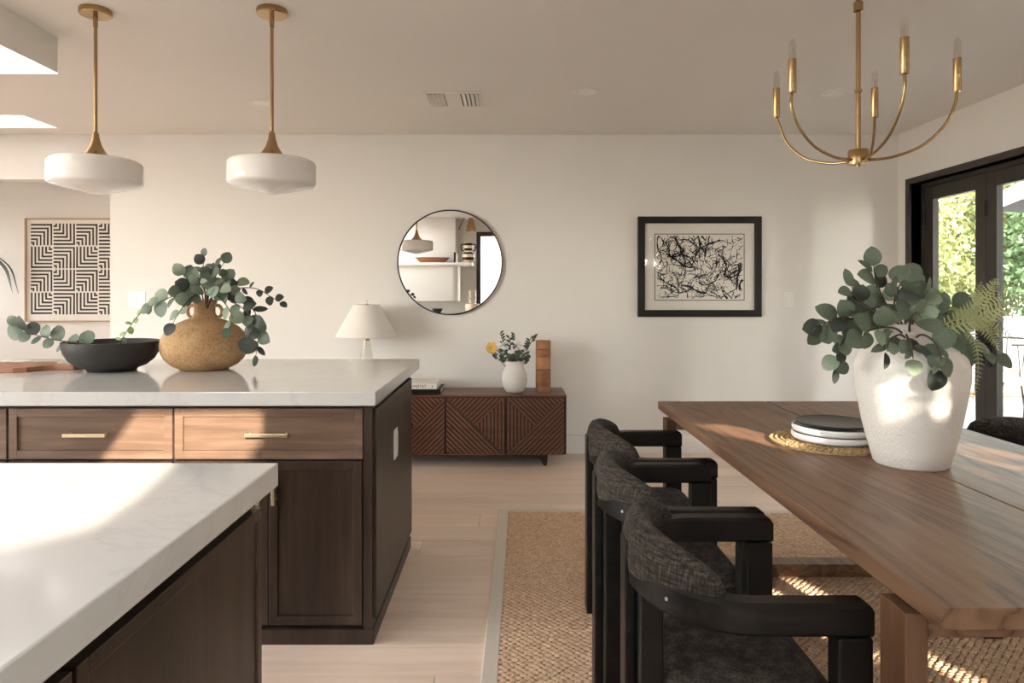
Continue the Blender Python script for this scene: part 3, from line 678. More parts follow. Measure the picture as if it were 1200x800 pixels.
# ------------------------------------------------------------------ sideboard against the back wall
sx0, sx1, sy0, sy1, sz0, sz1 = -1.32, 0.42, 4.945, 5.355, 0.088, 0.521
sb = thing('sideboard', 'low walnut sideboard with slatted geometric doors against the back wall', 'sideboard', ((sx0 + sx1) / 2, sy0, 0))
hw = (sx1 - sx0) / 2
MB().box(-hw, hw, 0.0, 0.41, sz1 - 0.014, sz1).build('top', 'walnut', sb, bevel=0.002)
MB().box(-hw, hw, 0.02, 0.41, sz0, sz1 - 0.014).build('case', 'walnut_dark', sb)
for s_ in (-1, 1):
    MB().prism([(s_ * (hw - 0.20), 0.088), (s_ * (hw - 0.13), 0.088), (s_ * (hw - 0.14), 0.0), (s_ * (hw - 0.165), 0.0)], 0.05, 0.36, 'xz').build('leg', 'walnut_dark', sb)
def clip_poly(poly, a, b, c):
    """keep a*x+b*y<=c"""
    out = []
    for i in range(len(poly)):
        p, q = poly[i], poly[(i + 1) % len(poly)]; dp, dq = a*p[0]+b*p[1]-c, a*q[0]+b*q[1]-c
        if dp <= 0: out.append(p)
        if dp * dq < 0:
            t = dp / (dp - dq); out.append((p[0]+(q[0]-p[0])*t, p[1]+(q[1]-p[1])*t))
    return out
def slats(mb, tri, ang, pitch=0.0262, wid=0.0160, d=0.011):
    nx, ny = -math.sin(ang), math.cos(ang)
    pr_ = [p[0]*nx + p[1]*ny for p in tri]; k = math.floor(min(pr_) / pitch)
    while k * pitch < max(pr_):
        o_ = k * pitch
        q = clip_poly(clip_poly(tri, nx, ny, o_ + wid), -nx, -ny, -o_)
        if len(q) >= 3:
            ar = abs(sum(q[i][0]*q[(i+1) % len(q)][1] - q[(i+1) % len(q)][0]*q[i][1] for i in range(len(q)))) / 2
            if ar > 2e-5: mb.prism(q, -d, 0.0, 'xz')
        k += 1
dwid = (2 * hw - 0.012 * 3) / 4; dh = sz1 - 0.014 - sz0 - 0.006
for i in range(4):
    x0 = -hw + 0.006 + i * dwid + (0.012 if i >= 2 else 0) + (0.003 if i % 2 else 0)
    dr = B(0, dwid - 0.004, 0, 0.018, 0, dh).build('cabinet_door', 'walnut_dark', sb, loc=(x0, 0.002, sz0 + 0.003))
    W_, H_ = dwid - 0.004, dh
    flip = i % 2 == 1
    def mp_(p): return (W_ - p[0], p[1]) if flip else p
    mb = MB(); g = 0.004
    for tri, ang in (([(0, 0), (W_ - g, 0), (0, H_ - g)], math.atan2(-H_, W_)),
                     ([(g, H_), (W_ - g, H_), (W_ / 2, H_ / 2 + g)], math.atan2(H_, W_)),
                     ([(W_, g), (W_, H_ - g), (W_ / 2 + g, H_ / 2)], math.pi / 2)):
        slats(mb, [mp_(p) for p in tri], (math.pi - ang) if flip else ang)
    so_ = mb.build('slat_relief', 'walnut', dr); so_['kind'] = 'stuff'
# books
def book(name, label, x0, x1, y0, y1, z0, z1, cover, rz=0.0):
    t = thing(name, label, 'book', ((x0+x1)/2, (y0+y1)/2, z0), rz, group='books on the sideboard')
    w2_, d2_, h2_ = (x1-x0)/2, (y1-y0)/2, z1-z0
    MB().box(-w2_, w2_, -d2_, d2_, 0, 0.004).box(-w2_, w2_, -d2_, d2_, h2_-0.004, h2_).box(-w2_, w2_, -d2_, -d2_+0.004, 0.004, h2_-0.004).build('cover', cover, t, bevel=0.001)
    B(-w2_+0.006, w2_-0.006, -d2_+0.005, d2_-0.006, 0.004, h2_-0.004).build('pages', 'paper', t)
    return t
bk1 = book('book', 'black covered book under the white one on the sideboard', -0.965, -0.497, 5.00, 5.30, 0.521, 0.557, 'black_satin')
bk2 = book('book', 'white covered book lying on the black one on the sideboard', -0.955, -0.525, 5.01, 5.28, 0.557, 0.600, 'paper', R(-1))
def text(parent, body, size, loc, mat, rot=(R(90), 0, 0)):
    cu = bpy.data.curves.new('lettering', 'FONT'); cu.body = body; cu.size = size; cu.extrude = 0.0003; cu.align_x = 'CENTER'; cu.align_y = 'CENTER'
    tmp = bpy.data.objects.new('lettering_tmp', cu); C.objects.link(tmp)
    me = bpy.data.meshes.new_from_object(tmp.evaluated_get(bpy.context.evaluated_depsgraph_get()))
    bpy.data.objects.remove(tmp); me.materials.append(MATS[mat])
    o = bpy.data.objects.new('lettering', me); C.objects.link(o); o.parent = parent; o.location = loc; o.rotation_euler = rot
    o['kind'] = 'stuff'
    return o
text(bk2, 'HABITAT', 0.028, (0.082, -0.1358, 0.021), 'print_ink')
B(0.180, 0.188, -0.1358, -0.1348, 0.016, 0.026).build('spine_mark', 'print_ink', bk2)
# turned wood vase
tv = thing('wooden_vase', 'tall turned wood cylinder vase of stacked rings beside the flowers', 'vase', (P(636.5, 0, 5.14).x, 5.14, 0.521))
zz = 0.0
for hh in (0.172, 0.094, 0.055, 0.062):
    MB().lathe([(0.0, zz), (0.053, zz), (0.057, zz + 0.004), (0.057, zz + hh - 0.004), (0.053, zz + hh), (0.0, zz + hh)], 32).build('ring', 'turned_wood', tv, smooth=40)
    zz += hh + 0.0006
# white vase with flowers
vx = P(603, 0, 5.12).x
fv = thing('flower_vase', 'small rounded white ceramic vase on the sideboard', 'vase', (vx, 5.12, 0.521))
MB().lathe([(0.0, 0.0), (0.058, 0.0), (0.070, 0.008), (0.088, 0.045), (0.095, 0.095), (0.090, 0.14), (0.074, 0.175), (0.066, 0.190), (0.066, 0.222), (0.069, 0.232), (0.063, 0.232), (0.059, 0.20), (0.0, 0.19)], 36).build('vase_body', 'ceramic_white', fv, smooth=50)
fb = Vector((vx, 5.12, 0.735))
bq = thing('flower_bouquet', 'white and yellow flowers with green stems in the small white vase', 'flowers', fb)
rr = random.Random(8)
def Q(px, py, dy=0.0): return P(px, py, 5.12 + dy) - fb
for i, (px, py) in enumerate([(588, 404), (594, 400), (606, 401), (612, 408), (599, 412), (608, 406), (585, 411), (603, 409), (615, 412), (592, 408)]):
    e = Q(px, py, rr.uniform(-.05, .03)); s0 = Vector((e.x * 0.25, 0, -0.06))
    st = MB().tube(catmull([s0, s0.lerp(e, 0.5) + Vector((0, 0, 0.02)), e], 4), 0.003, 5).build('flower_stem', 'stem_green', bq, smooth=180)
    hd = MB()
    for k in range(9):
        a = k * 2.4; q = Vector((math.cos(a), math.sin(a), rr.uniform(-.3, .7))) * 0.016
        hd.lathe([(0.0, -0.013), (0.012, -0.006), (0.013, 0.004), (0.0, 0.012)], 6, (e.x + q.x, e.y + q.y, e.z + q.z))
    hd.build('flower_head', 'flower_white', st, smooth=180)
    for k in range(3):
        p = s0.lerp(e, 0.45 + 0.15 * k); leaf_at(LEAF['el'], st, p, Vector((rr.uniform(-1, 1), rr.uniform(-1, .2), rr.uniform(0, 1))), Vector((0, -1, .3)), 0.055)
e = Q(576, 407, -.02)
st = MB().tube(catmull([Vector((-0.02, 0, -0.06)), e * 0.6, e], 4), 0.003, 5).build('flower_stem', 'stem_green', bq, smooth=180)
for k in range(6):
    a = R(60 * k); LEAFY = LEAF.setdefault('petal', leaf_mesh('petal', 'flower_yellow', 1.0, 0.8))
    o = leaf_at(LEAFY, st, e, Vector((math.cos(a), -0.4, math.sin(a))), Vector((0, -1, 0)), 0.05); o.name = 'petal'
for px, py in [(586, 390), (597, 395), (603, 392), (572, 410), (622, 396), (626, 394), (617, 403), (622, 418)]:
    e = Q(px, py, rr.uniform(-.03, .03)); s0 = Vector((e.x * 0.2, 0, -0.06))
    st = MB().tube(catmull([s0, s0.lerp(e, 0.5) + Vector((0, 0, 0.015)), e], 4), 0.003, 5).build('sprig', 'stem_green', bq, smooth=180)
    for k in range(8):
        p = s0.lerp(e, 0.5 + 0.07 * k); leaf_at(LEAF['dl'], st, p, Vector((rr.choice((-1, 1)), rr.uniform(-.6, .6), 0.8)), Vector((0, -1, .3)), 0.035)
# table lamp
lx = P(429.5, 0, 5.15).x
la = thing('table_lamp', 'glass table lamp with a pleated off-white cone shade behind the island', 'lamp', (lx, 5.15, 0.521))
MB().lathe([(0.0, 0.0), (0.085, 0.0), (0.088, 0.012), (0.082, 0.03), (0.075, 0.10), (0.060, 0.20), (0.040, 0.30), (0.030, 0.36), (0.027, 0.385), (0.0, 0.385)], 28).build('base', 'clear_glass', la, smooth=50)
MB().lathe([(0.0, 0.385), (0.024, 0.385), (0.024, 0.43), (0.012, 0.435), (0.012, 0.66), (0.0, 0.66)], 16).build('socket', 'brass', la, smooth=40)
shd = MB(); n_ = 72
rg = []
for r_, z_ in ((0.228, 0.412), (0.229, 0.417), (0.098, 0.650), (0.095, 0.655)):
    rg.append([((r_ * (1 + 0.0)) * math.cos(2*math.pi*i/n_), r_ * math.sin(2*math.pi*i/n_), z_) for i in range(n_)])
shd.loft(rg, True, False); so_ = shd.build('shade', 'shade_linen', la, smooth=60)
sm = so_.modifiers.new('thick', 'SOLIDIFY'); sm.thickness = 0.002
MB().lathe([(0.0, 0.655), (0.010, 0.657), (0.007, 0.672), (0.011, 0.680), (0.0, 0.69)], 12).build('finial', 'ceramic_white', la, smooth=60)
MB().box(-0.095, 0.095, -0.002, 0.002, 0.652, 0.655).box(-0.002, 0.002, -0.095, 0.095, 0.652, 0.655).build('shade_ring', 'brass', la)

# ------------------------------------------------------------------ wall pieces
mi = thing('round_mirror', 'large round mirror with a thin black rim on the back wall', 'mirror', (P(527.5, 0, YB).x, YB, P(0, 307.5, YB).z))
MB().prism([(0.4045 * math.cos(2*math.pi*i/96), 0.4045 * math.sin(2*math.pi*i/96)) for i in range(96)], -0.018, -0.008, 'xz').build('mirror_glass', 'mirror_silver', mi)
MB().lathe([(0.404, 0.0), (0.413, 0.0), (0.414, 0.004), (0.414, 0.026), (0.411, 0.028), (0.405, 0.026), (0.404, 0.018)], 96, axis='y', caps=False).build('rim', 'black_satin', mi, smooth=40)
ac = P(819, 312.5, YB)
ar = thing('framed_picture', 'black framed black and white abstract splatter print on the back wall', 'picture', (ac.x, YB, ac.z))
def frame_ring(w_, h_, f_, y0, y1): return MB().box(-w_, -w_+f_, y0, y1, -h_, h_).box(w_-f_, w_, y0, y1, -h_, h_).box(-w_+f_, w_-f_, y0, y1, h_-f_, h_).box(-w_+f_, w_-f_, y0, y1, -h_, -h_+f_)
s_ = YB / F
aw, ah = 72 * s_, 58.5 * s_
frame_ring(aw, ah, 8 * s_, -0.035, 0).build('frame', 'black_satin', ar, bevel=0.002)
B(-aw+0.05, aw-0.05, -0.018, -0.002, -ah+0.05, ah-0.05).build('mat', 'paper', ar)
pw, ph = 52.5 * s_, 39 * s_; pz = -0.5 * s_
frame_ring(pw, ph, 0.005, -0.0192, -0.018).build('print_border', 'ink', ar).location = (0, 0, pz)
# ink splatter, a flat print
rr = random.Random(77); ink = MB()
def ribbon(mb, pts, ws, yl):
    m = len(pts); vs = []
    for i in range(m):
        a, b_ = pts[max(0, i-1)], pts[min(m-1, i+1)]; dx, dz = b_[0]-a[0], b_[1]-a[1]; l = math.hypot(dx, dz) or 1
        nx, nz = -dz/l*ws[i], dx/l*ws[i]
        vs += [(pts[i][0]+nx, yl, pts[i][1]+nz), (pts[i][0]-nx, yl, pts[i][1]-nz)]
    mb.add(vs, [(2*i, 2*i+1, 2*i+3, 2*i+2) for i in range(m-1)])
def inside(x, z): return abs(x) < pw - 0.012 and abs(z) < ph - 0.012
for k in range(330):
    big = k < 22
    x, z = rr.uniform(-pw, pw)*0.92, rr.uniform(-ph, ph)*0.9; a = rr.uniform(0, 6.28); curv = rr.gauss(0, 14 if not big else 7)
    pts = []; ws = []; n_ = rr.randint(6, 16) if not big else 22; w0 = rr.uniform(0.0016, 0.0040) if not big else rr.uniform(0.005, 0.0105); stp = 0.010 if big else 0.009
    for i in range(n_):
        if not inside(x, z): break
        pts.append((x, z)); ws.append(w0 * (0.45 + 0.55 * abs(math.sin(0.35 * i + k))))
        x += math.cos(a)*stp; z += math.sin(a)*stp; a += curv*stp + rr.gauss(0, 0.16)
    if len(pts) > 2: ribbon(ink, pts, ws, -0.0186 - 0.000001 * k)
for k in range(420):
    x, z = rr.uniform(-pw, pw)*0.95, rr.uniform(-ph, ph)*0.94; r_ = rr.choice([0.002, 0.0025, 0.003, 0.004, 0.006]) * rr.uniform(.6, 1.1)
    if inside(x, z):
        ink.add([(x+r_*math.cos(t)*rr.uniform(.7, 1.4), -0.01895, z+r_*math.sin(t)) for t in [i*math.pi/4 for i in range(8)]], [tuple(range(8))])
io = ink.build('ink_print', 'ink', ar, loc=(0, 0, pz)); io['kind'] = 'stuff'
B(-aw+0.05, aw-0.05, -0.0235, -0.0225, -ah+0.05, ah-0.05).build('glazing', 'art_glass', ar)
# line print in the hall
hc = P(88, 316.5, 6.72); hs = 6.72 / F
hp = thing('line_print', 'pale framed print of nested black angled lines on the hall wall', 'picture', (hc.x, 6.72, hc.z))
hwid, hh_ = 57 * hs, 60.5 * hs
frame_ring(hwid, hh_, 1.6 * hs, -0.03, 0).build('frame', 'pale_frame', hp)
B(-hwid+0.012, hwid-0.012, -0.015, -0.002, -hh_+0.012, hh_-0.012).build('paper', 'paper', hp)
lp = MB(); rr = random.Random(5)
tw, th_ = 26.5 * hs, 26.9 * hs; ox, oz = -hwid + 6.0 * hs, hh_ - 5.6 * hs
for r_ in range(4):
    for c_ in range(4):
        X0 = ox + c_ * tw; Z1 = oz - r_ * th_
        # corner of the smallest piece: (u, v) with u left/right, v top/bottom
        if r_ % 2 == 0: u, v = (0, 0) if c_ % 2 == 0 else (0, 1)
        else: u, v = (1, 1) if c_ % 2 == 0 else (0, 0)
        nL = 6; pit = (tw - 0.012) / nL; lw_ = pit * 0.50
        for i in range(nL):
            L = (i + 1) * pit
            def cx(q): return X0 + 0.004 + q if u == 0 else X0 + tw - 0.008 - q
            def cz(q): return Z1 - th_ + 0.008 + q if v == 0 else Z1 - 0.004 - q
            j = lambda: rr.uniform(-.0012, .0012)
            a, b_ = L - lw_, L
            lp.add([(cx(a)+j(), -0.0156, cz(0)+j()), (cx(b_)+j(), -0.0156, cz(0)+j()), (cx(b_)+j(), -0.0156, cz(b_)+j()), (cx(a)+j(), -0.0156, cz(a)+j()), (cx(0)+j(), -0.0156, cz(b_)+j()), (cx(0)+j(), -0.0156, cz(a)+j())], [(0, 1, 2, 3), (3, 2, 4, 5)])
lo_ = lp.build('line_pattern', 'print_ink', hp); lo_['kind'] = 'stuff'
# wall switches
def switch(label, px, py, wpx, hpx, n):
    c = P(px, py, YB); t = thing('light_switch', label, 'switch', (c.x, YB, c.z))
    w2_, h2_ = wpx * s_ / 2, hpx * s_ / 2
    B(-w2_, w2_, -0.006, 0, -h2_, h2_).build('plate', 'white_gloss', t, bevel=0.002)
    for i in range(n):
        x = (i - (n - 1) / 2) * 0.046
        B(x - 0.016, x + 0.016, -0.010, -0.006, -0.034, 0.034).build('rocker', 'white_gloss', t, bevel=0.002)
switch('white double rocker light switch left of the jug plant', 161, 350.5, 19, 18, 2)
switch('white single rocker light switch right of the framed picture', 923.5, 351.5, 13, 18, 1)

# ceiling fittings
vt = thing('ceiling_vent', 'white square ceiling air vent with angled louvres', 'vent', (-0.352, 4.39, CH))
frame_v = MB().box(-0.18, 0.18, -0.165, -0.145, -0.008, 0).box(-0.18, 0.18, 0.145, 0.165, -0.008, 0).box(-0.18, -0.16, -0.145, 0.145, -0.008, 0).box(0.16, 0.18, -0.145, 0.145, -0.008, 0)
frame_v.build('vent_frame', 'trim_white', vt, bevel=0.002)
B(-0.16, 0.16, -0.145, 0.145, -0.003, 0).build('vent_back', 'plate_black', vt)
B(-0.05, 0.05, -0.145, 0.145, -0.010, -0.003).build('centre_plate', 'trim_white', vt)
for i in range(4):
    for sgn in (-1, 1):
        xx = sgn * (0.068 + i * 0.027)
        MB().add([(xx - 0.011, -0.145, -0.003 if sgn > 0 else -0.014), (xx + 0.011, -0.145, -0.014 if sgn > 0 else -0.003), (xx + 0.011, 0.145, -0.014 if sgn > 0 else -0.003), (xx - 0.011, 0.145, -0.003 if sgn > 0 else -0.014),
                  (xx - 0.011, -0.145, -0.001 if sgn > 0 else -0.012), (xx + 0.011, -0.145, -0.012 if sgn > 0 else -0.001), (xx + 0.011, 0.145, -0.012 if sgn > 0 else -0.001), (xx - 0.011, 0.145, -0.001 if sgn > 0 else -0.012)],
                 [(0, 1, 2, 3), (7, 6, 5, 4), (0, 4, 5, 1), (1, 5, 6, 2), (2, 6, 7, 3), (3, 7, 4, 0)]).build('louvre', 'brass_pull' if False else 'trim_white', vt)
for px, py, lab in ((687, 107.5, 'round recessed ceiling light between the vent and the chandelier'), (979, 110, 'round recessed ceiling light behind the chandelier'), (307, 121, 'round recessed ceiling light behind the right pendant')):
    Yd = (CH - CAMZ) * F / (VY - py); p = P(px, py, Yd)
    t = thing('downlight', lab, 'ceiling light', (p.x, Yd, CH), group='recessed ceiling lights')
    MB().lathe([(0.055, -0.002), (0.080, -0.006), (0.085, -0.003), (0.085, 0.0), (0.055, 0.0)], 36, caps=False).build('trim_ring', 'trim_white', t, smooth=50)
    MB().lathe([(0.0, -0.0015), (0.055, -0.0025), (0.055, 0.0), (0.0, 0.0)], 36).build('lens', 'white_gloss', t, smooth=50)
# dropped light box
lb = thing('ceiling_light_box', 'white box hanging from the ceiling with a bright lit underside', 'ceiling light', (-2.2, 3.33, 2.338))
MB().box(-0.012, 0, -1.9, 0, 0, CH - 2.338).box(-2.4, -0.012, -0.012, 0, 0, CH - 2.338).box(-2.4, -0.012, -1.9, -1.888, 0, CH - 2.338).box(-2.4, -2.388, -1.888, -0.012, 0, CH - 2.338).build('box_side', 'trim_white', lb)
B(-2.4, 0.0005, -1.9, 0.0005, -0.004, 0.0).build('diffuser', 'lit_diffuser', lb)

# ------------------------------------------------------------------ pendants
def pendant(x, y, label):
    t = thing('pendant_light', label, 'pendant light', (x, y, CH), group='pendants over the far island')
    MB().lathe([(0.0, 0.0), (0.064, 0.0), (0.066, -0.004), (0.066, -0.022), (0.062, -0.026), (0.012, -0.028), (0.0, -0.028)], 40).build('canopy', 'brass', t, smooth=40)
    MB().cyl((0, 0, -0.028), (0, 0, -0.545), 0.0075, 14).cyl((0, 0, -0.028), (0, 0, -0.075), 0.010, 14).build('rod', 'brass', t, smooth=40)
    prof = [(0.008, -0.535), (0.013, -0.545), (0.017, -0.57), (0.026, -0.60), (0.043, -0.628), (0.066, -0.650), (0.064, -0.654), (0.0, -0.654)]
    MB().lathe(prof, 36).build('bell', 'brass', t, smooth=50)
    g = [(0.055, -0.650), (0.130, -0.656), (0.168, -0.662), (0.182, -0.670), (0.187, -0.682), (0.187, -0.752), (0.185, -0.764), (0.178, -0.772), (0.120, -0.788), (0.060, -0.802), (0.020, -0.811), (0.0, -0.8125)]
    MB().lathe(g, 64).build('glass_shade', 'opal_glass', t, smooth=40)
    return t
pendant(-1.04, 3.0, 'brass pendant with opal glass drum shade above the tan jug')
pendant(-1.815, 3.0, 'brass pendant with opal glass drum shade nearest the left picture edge')

# ------------------------------------------------------------------ chandelier
hX, hY = 1.168, 2.28
chn = thing('chandelier', 'five-arm brushed brass chandelier with candle bulbs above the dining table', 'chandelier', (hX, hY, CH))
hz = 1.717 - CH
MB().lathe([(0.0, 0.0), (0.06, 0.0), (0.062, -0.004), (0.062, -0.02), (0.0, -0.024)], 32).build('canopy', 'brass', chn, smooth=40)
MB().cyl((0, 0, -0.02), (0, 0, hz + 0.02), 0.0078, 14).lathe([(0.007, hz + 0.218), (0.012, hz + 0.220), (0.012, hz + 0.228), (0.007, hz + 0.230)], 16).lathe([(0.007, hz + 0.485), (0.015, hz + 0.49), (0.015, hz + 0.52), (0.007, hz + 0.525)], 16).build('stem', 'brass', chn, smooth=40)
MB().lathe([(0.0, hz - 0.030), (0.007, hz - 0.030), (0.007, hz - 0.022), (0.031, hz - 0.022), (0.032, hz - 0.018), (0.032, hz + 0.024), (0.030, hz + 0.027), (0.0, hz + 0.027)], 32).build('hub', 'brass', chn, smooth=40)
for ang, Rr in ((-91, 0.275), (-20, 0.284), (52, 0.284), (129, 0.292), (199, 0.272)):
    a = R(ang); ca, sa = math.cos(a), math.sin(a); zb = 1.91 - CH
    pts = catmull([(0.028, hz - 0.008), (0.10, hz - 0.004), (0.19, hz + 0.030), (0.253, hz + 0.098), (0.278, hz + 0.165), (Rr, zb + 0.005)], 6) if False else None
    raw = [Vector((0.028, 0, hz - 0.008)), Vector((0.10, 0, hz - 0.003)), Vector((0.185, 0, hz + 0.028)), Vector((0.248, 0, hz + 0.088)), Vector((0.276, 0, hz + 0.150)), Vector((Rr, 0, zb + 0.005))]
    pth = [Vector((p.x * ca, p.x * sa, p.z)) for p in catmull(raw, 6)]
    arm = MB().tube(pth, 0.0046, 10).build('arm', 'brass', chn, smooth=180)
    c = (Rr * ca, Rr * sa, zb)
    MB().lathe([(0.0, 0.0), (0.0115, 0.0), (0.0125, 0.002), (0.0125, 0.107), (0.0, 0.107)], 18, c).build('candle_sleeve', 'brass', arm, smooth=40)
    MB().lathe([(0.009, 0.107), (0.0105, 0.118), (0.0105, 0.150), (0.0085, 0.163), (0.004, 0.171), (0.0, 0.173)], 14, c).build('bulb', 'bulb_glass', arm, smooth=180)
    MB().tube([(c[0], c[1], c[2] + 0.108), (c[0] + 0.002, c[1], c[2] + 0.125), (c[0] - 0.002, c[1], c[2] + 0.135), (c[0], c[1], c[2] + 0.145)], 0.0012, 5).build('filament', 'steel', arm)

# ------------------------------------------------------------------ rug
RX0, RX1, RY0, RY1 = -0.115, 2.75, 0.75, 3.97
rg_ = thing('rug', 'large tan woven jute rug with a pale cloth binding under the dining table', 'rug', (RX0, RY0, 0), R(-1.1))
RW, RL = RX1 - RX0, RY1 - RY0
B(0.0, RW, 0.0, RL, 0.0, 0.006).build('backing', 'jute_base', rg_)
bw = 0.052
MB().box(-0.004, bw, 0.0, RL, 0.0, 0.0125).box(RW - bw, RW, 0.0, RL, 0.0, 0.0125).box(bw, RW - bw, RL - bw, RL, 0, 0.0125).box(bw, RW - bw, 0, bw, 0, 0.0125).build('binding', 'rug_binding', rg_, bevel=0.004)
rr = random.Random(3); loops = MB(); dx, dy = 0.030, 0.0155
nv = []; nf = []
oct_ = [(math.cos(i * math.pi / 3), math.sin(i * math.pi / 3)) for i in range(6)]
iy = 0; yv = bw + dy / 2
while yv < RL - bw:
    xv = bw + (dx / 2 if iy % 2 else dx * 0.02) + dx * 0.25
    while xv < RW - bw - dx * 0.2:
        n0 = len(nv); sxx, syy = dx * 0.52 * rr.uniform(.9, 1.08), dy * 0.56 * rr.uniform(.85, 1.1); hz_ = 0.013 + rr.uniform(-.0018, .0018); jx, jy = rr.uniform(-.002, .002), rr.uniform(-.0012, .0012)
        for c_, s2 in oct_: nv.append((xv + jx + c_ * sxx, yv + jy + s2 * syy, 0.005))
        for c_, s2 in oct_: nv.append((xv + jx + c_ * sxx * 0.66, yv + jy + s2 * syy * 0.62, hz_))
        for i in range(6): nf.append((n0 + i, n0 + (i + 1) % 6, n0 + 6 + (i + 1) % 6, n0 + 6 + i))
        nf.append(tuple(n0 + 6 + i for i in range(6)))
        xv += dx
    yv += dy; iy += 1
me = bpy.data.meshes.new('weave'); me.from_pydata(nv, [], nf); me.materials.append(MATS['jute'])
me.polygons.foreach_set('use_smooth', [True] * len(me.polygons))
wv = obj('weave', me, rg_); wv['kind'] = 'stuff'

# ------------------------------------------------------------------ dining table
TX0, TX1, TY0, TY1, TZ = 0.698, 1.706, 1.10, 3.19, 0.76
tb = thing('dining_table', 'long oak dining table with trestle legs on the jute rug', 'table', ((TX0+TX1)/2, (TY0+TY1)/2, 0.0155))
tw2, tl2, z0_ = (TX1-TX0)/2, (TY1-TY0)/2, -0.0155
for a, b_ in ((-tw2, -0.002), (0.002, tw2)):
    B(a, b_, -tl2, tl2, 0.724 + z0_, 0.76 + z0_).build('tabletop_board', 'table_oak', tb, bevel=0.003)
for yl in (-tl2 + 0.10, tl2 - 0.10 - 0.084):
    for sx in (-1, 1):
        xo = sx * tw2; xi = sx * (tw2 - 0.040)
        B(min(xo, xi), max(xo, xi), yl, yl + 0.084, 0.0, 0.7045 + z0_).build('leg', 'leg_oak', tb, bevel=0.002)
    B(-tw2 + 0.040, tw2 - 0.040, yl, yl + 0.084, 0.6625 + z0_, 0.7045 + z0_).build('top_rail', 'table_oak', tb, bevel=0.002)
    B(-tw2 + 0.040, tw2 - 0.040, yl, yl + 0.084, 0.0, 0.055).build('foot_rail', 'table_oak', tb, bevel=0.002)
    for sx in (-1, 1):
        B(sx * 0.30 - 0.025, sx * 0.30 + 0.025, yl + 0.02, yl + 0.064, 0.7045 + z0_, 0.724 + z0_).build('spacer', 'black_satin', tb)
B(-0.34, -0.29, -tl2 + 0.36, tl2 - 0.36, 0.69 + z0_, 0.724 + z0_).build('bracing_bar', 'black_satin', tb)
B(0.29, 0.34, -tl2 + 0.36, tl2 - 0.36, 0.69 + z0_, 0.724 + z0_).build('bracing_bar', 'black_satin', tb)

# ------------------------------------------------------------------ dining chairs
def horseshoe(a, b_, xf, n=28):
    """plan path from near front arm round the back to the far front arm"""
    pts = [Vector((xf, -b_, 0)), Vector((xf - 0.004, -b_, 0)), Vector((xf - 0.014, -b_, 0)), Vector((xf - 0.07, -b_, 0)), Vector((0.03, -b_, 0))]
    for i in range(n + 1):
        t = R(-90 + 180 * i / n); pts.append(Vector((-a * math.cos(t), b_ * math.sin(t), 0)))
    return pts + [Vector((0.03, b_, 0)), Vector((xf - 0.07, b_, 0)), Vector((xf - 0.014, b_, 0)), Vector((xf - 0.004, b_, 0)), Vector((xf, b_, 0))]
def sweep(path, prof):
    """prof(i, t) -> list of (offset outward, z)"""
    rings = []; m = len(path)
    for i in range(m):
        tg = (path[min(i+1, m-1)] - path[max(i-1, 0)]).normalized(); out = Vector((tg.y, -tg.x, 0))
        rings.append([path[i] + out * o_ + Vector((0, 0, z_)) for o_, z_ in prof(i, i / (m - 1))])
    return MB().loft(rings)
ZB = 0.0155
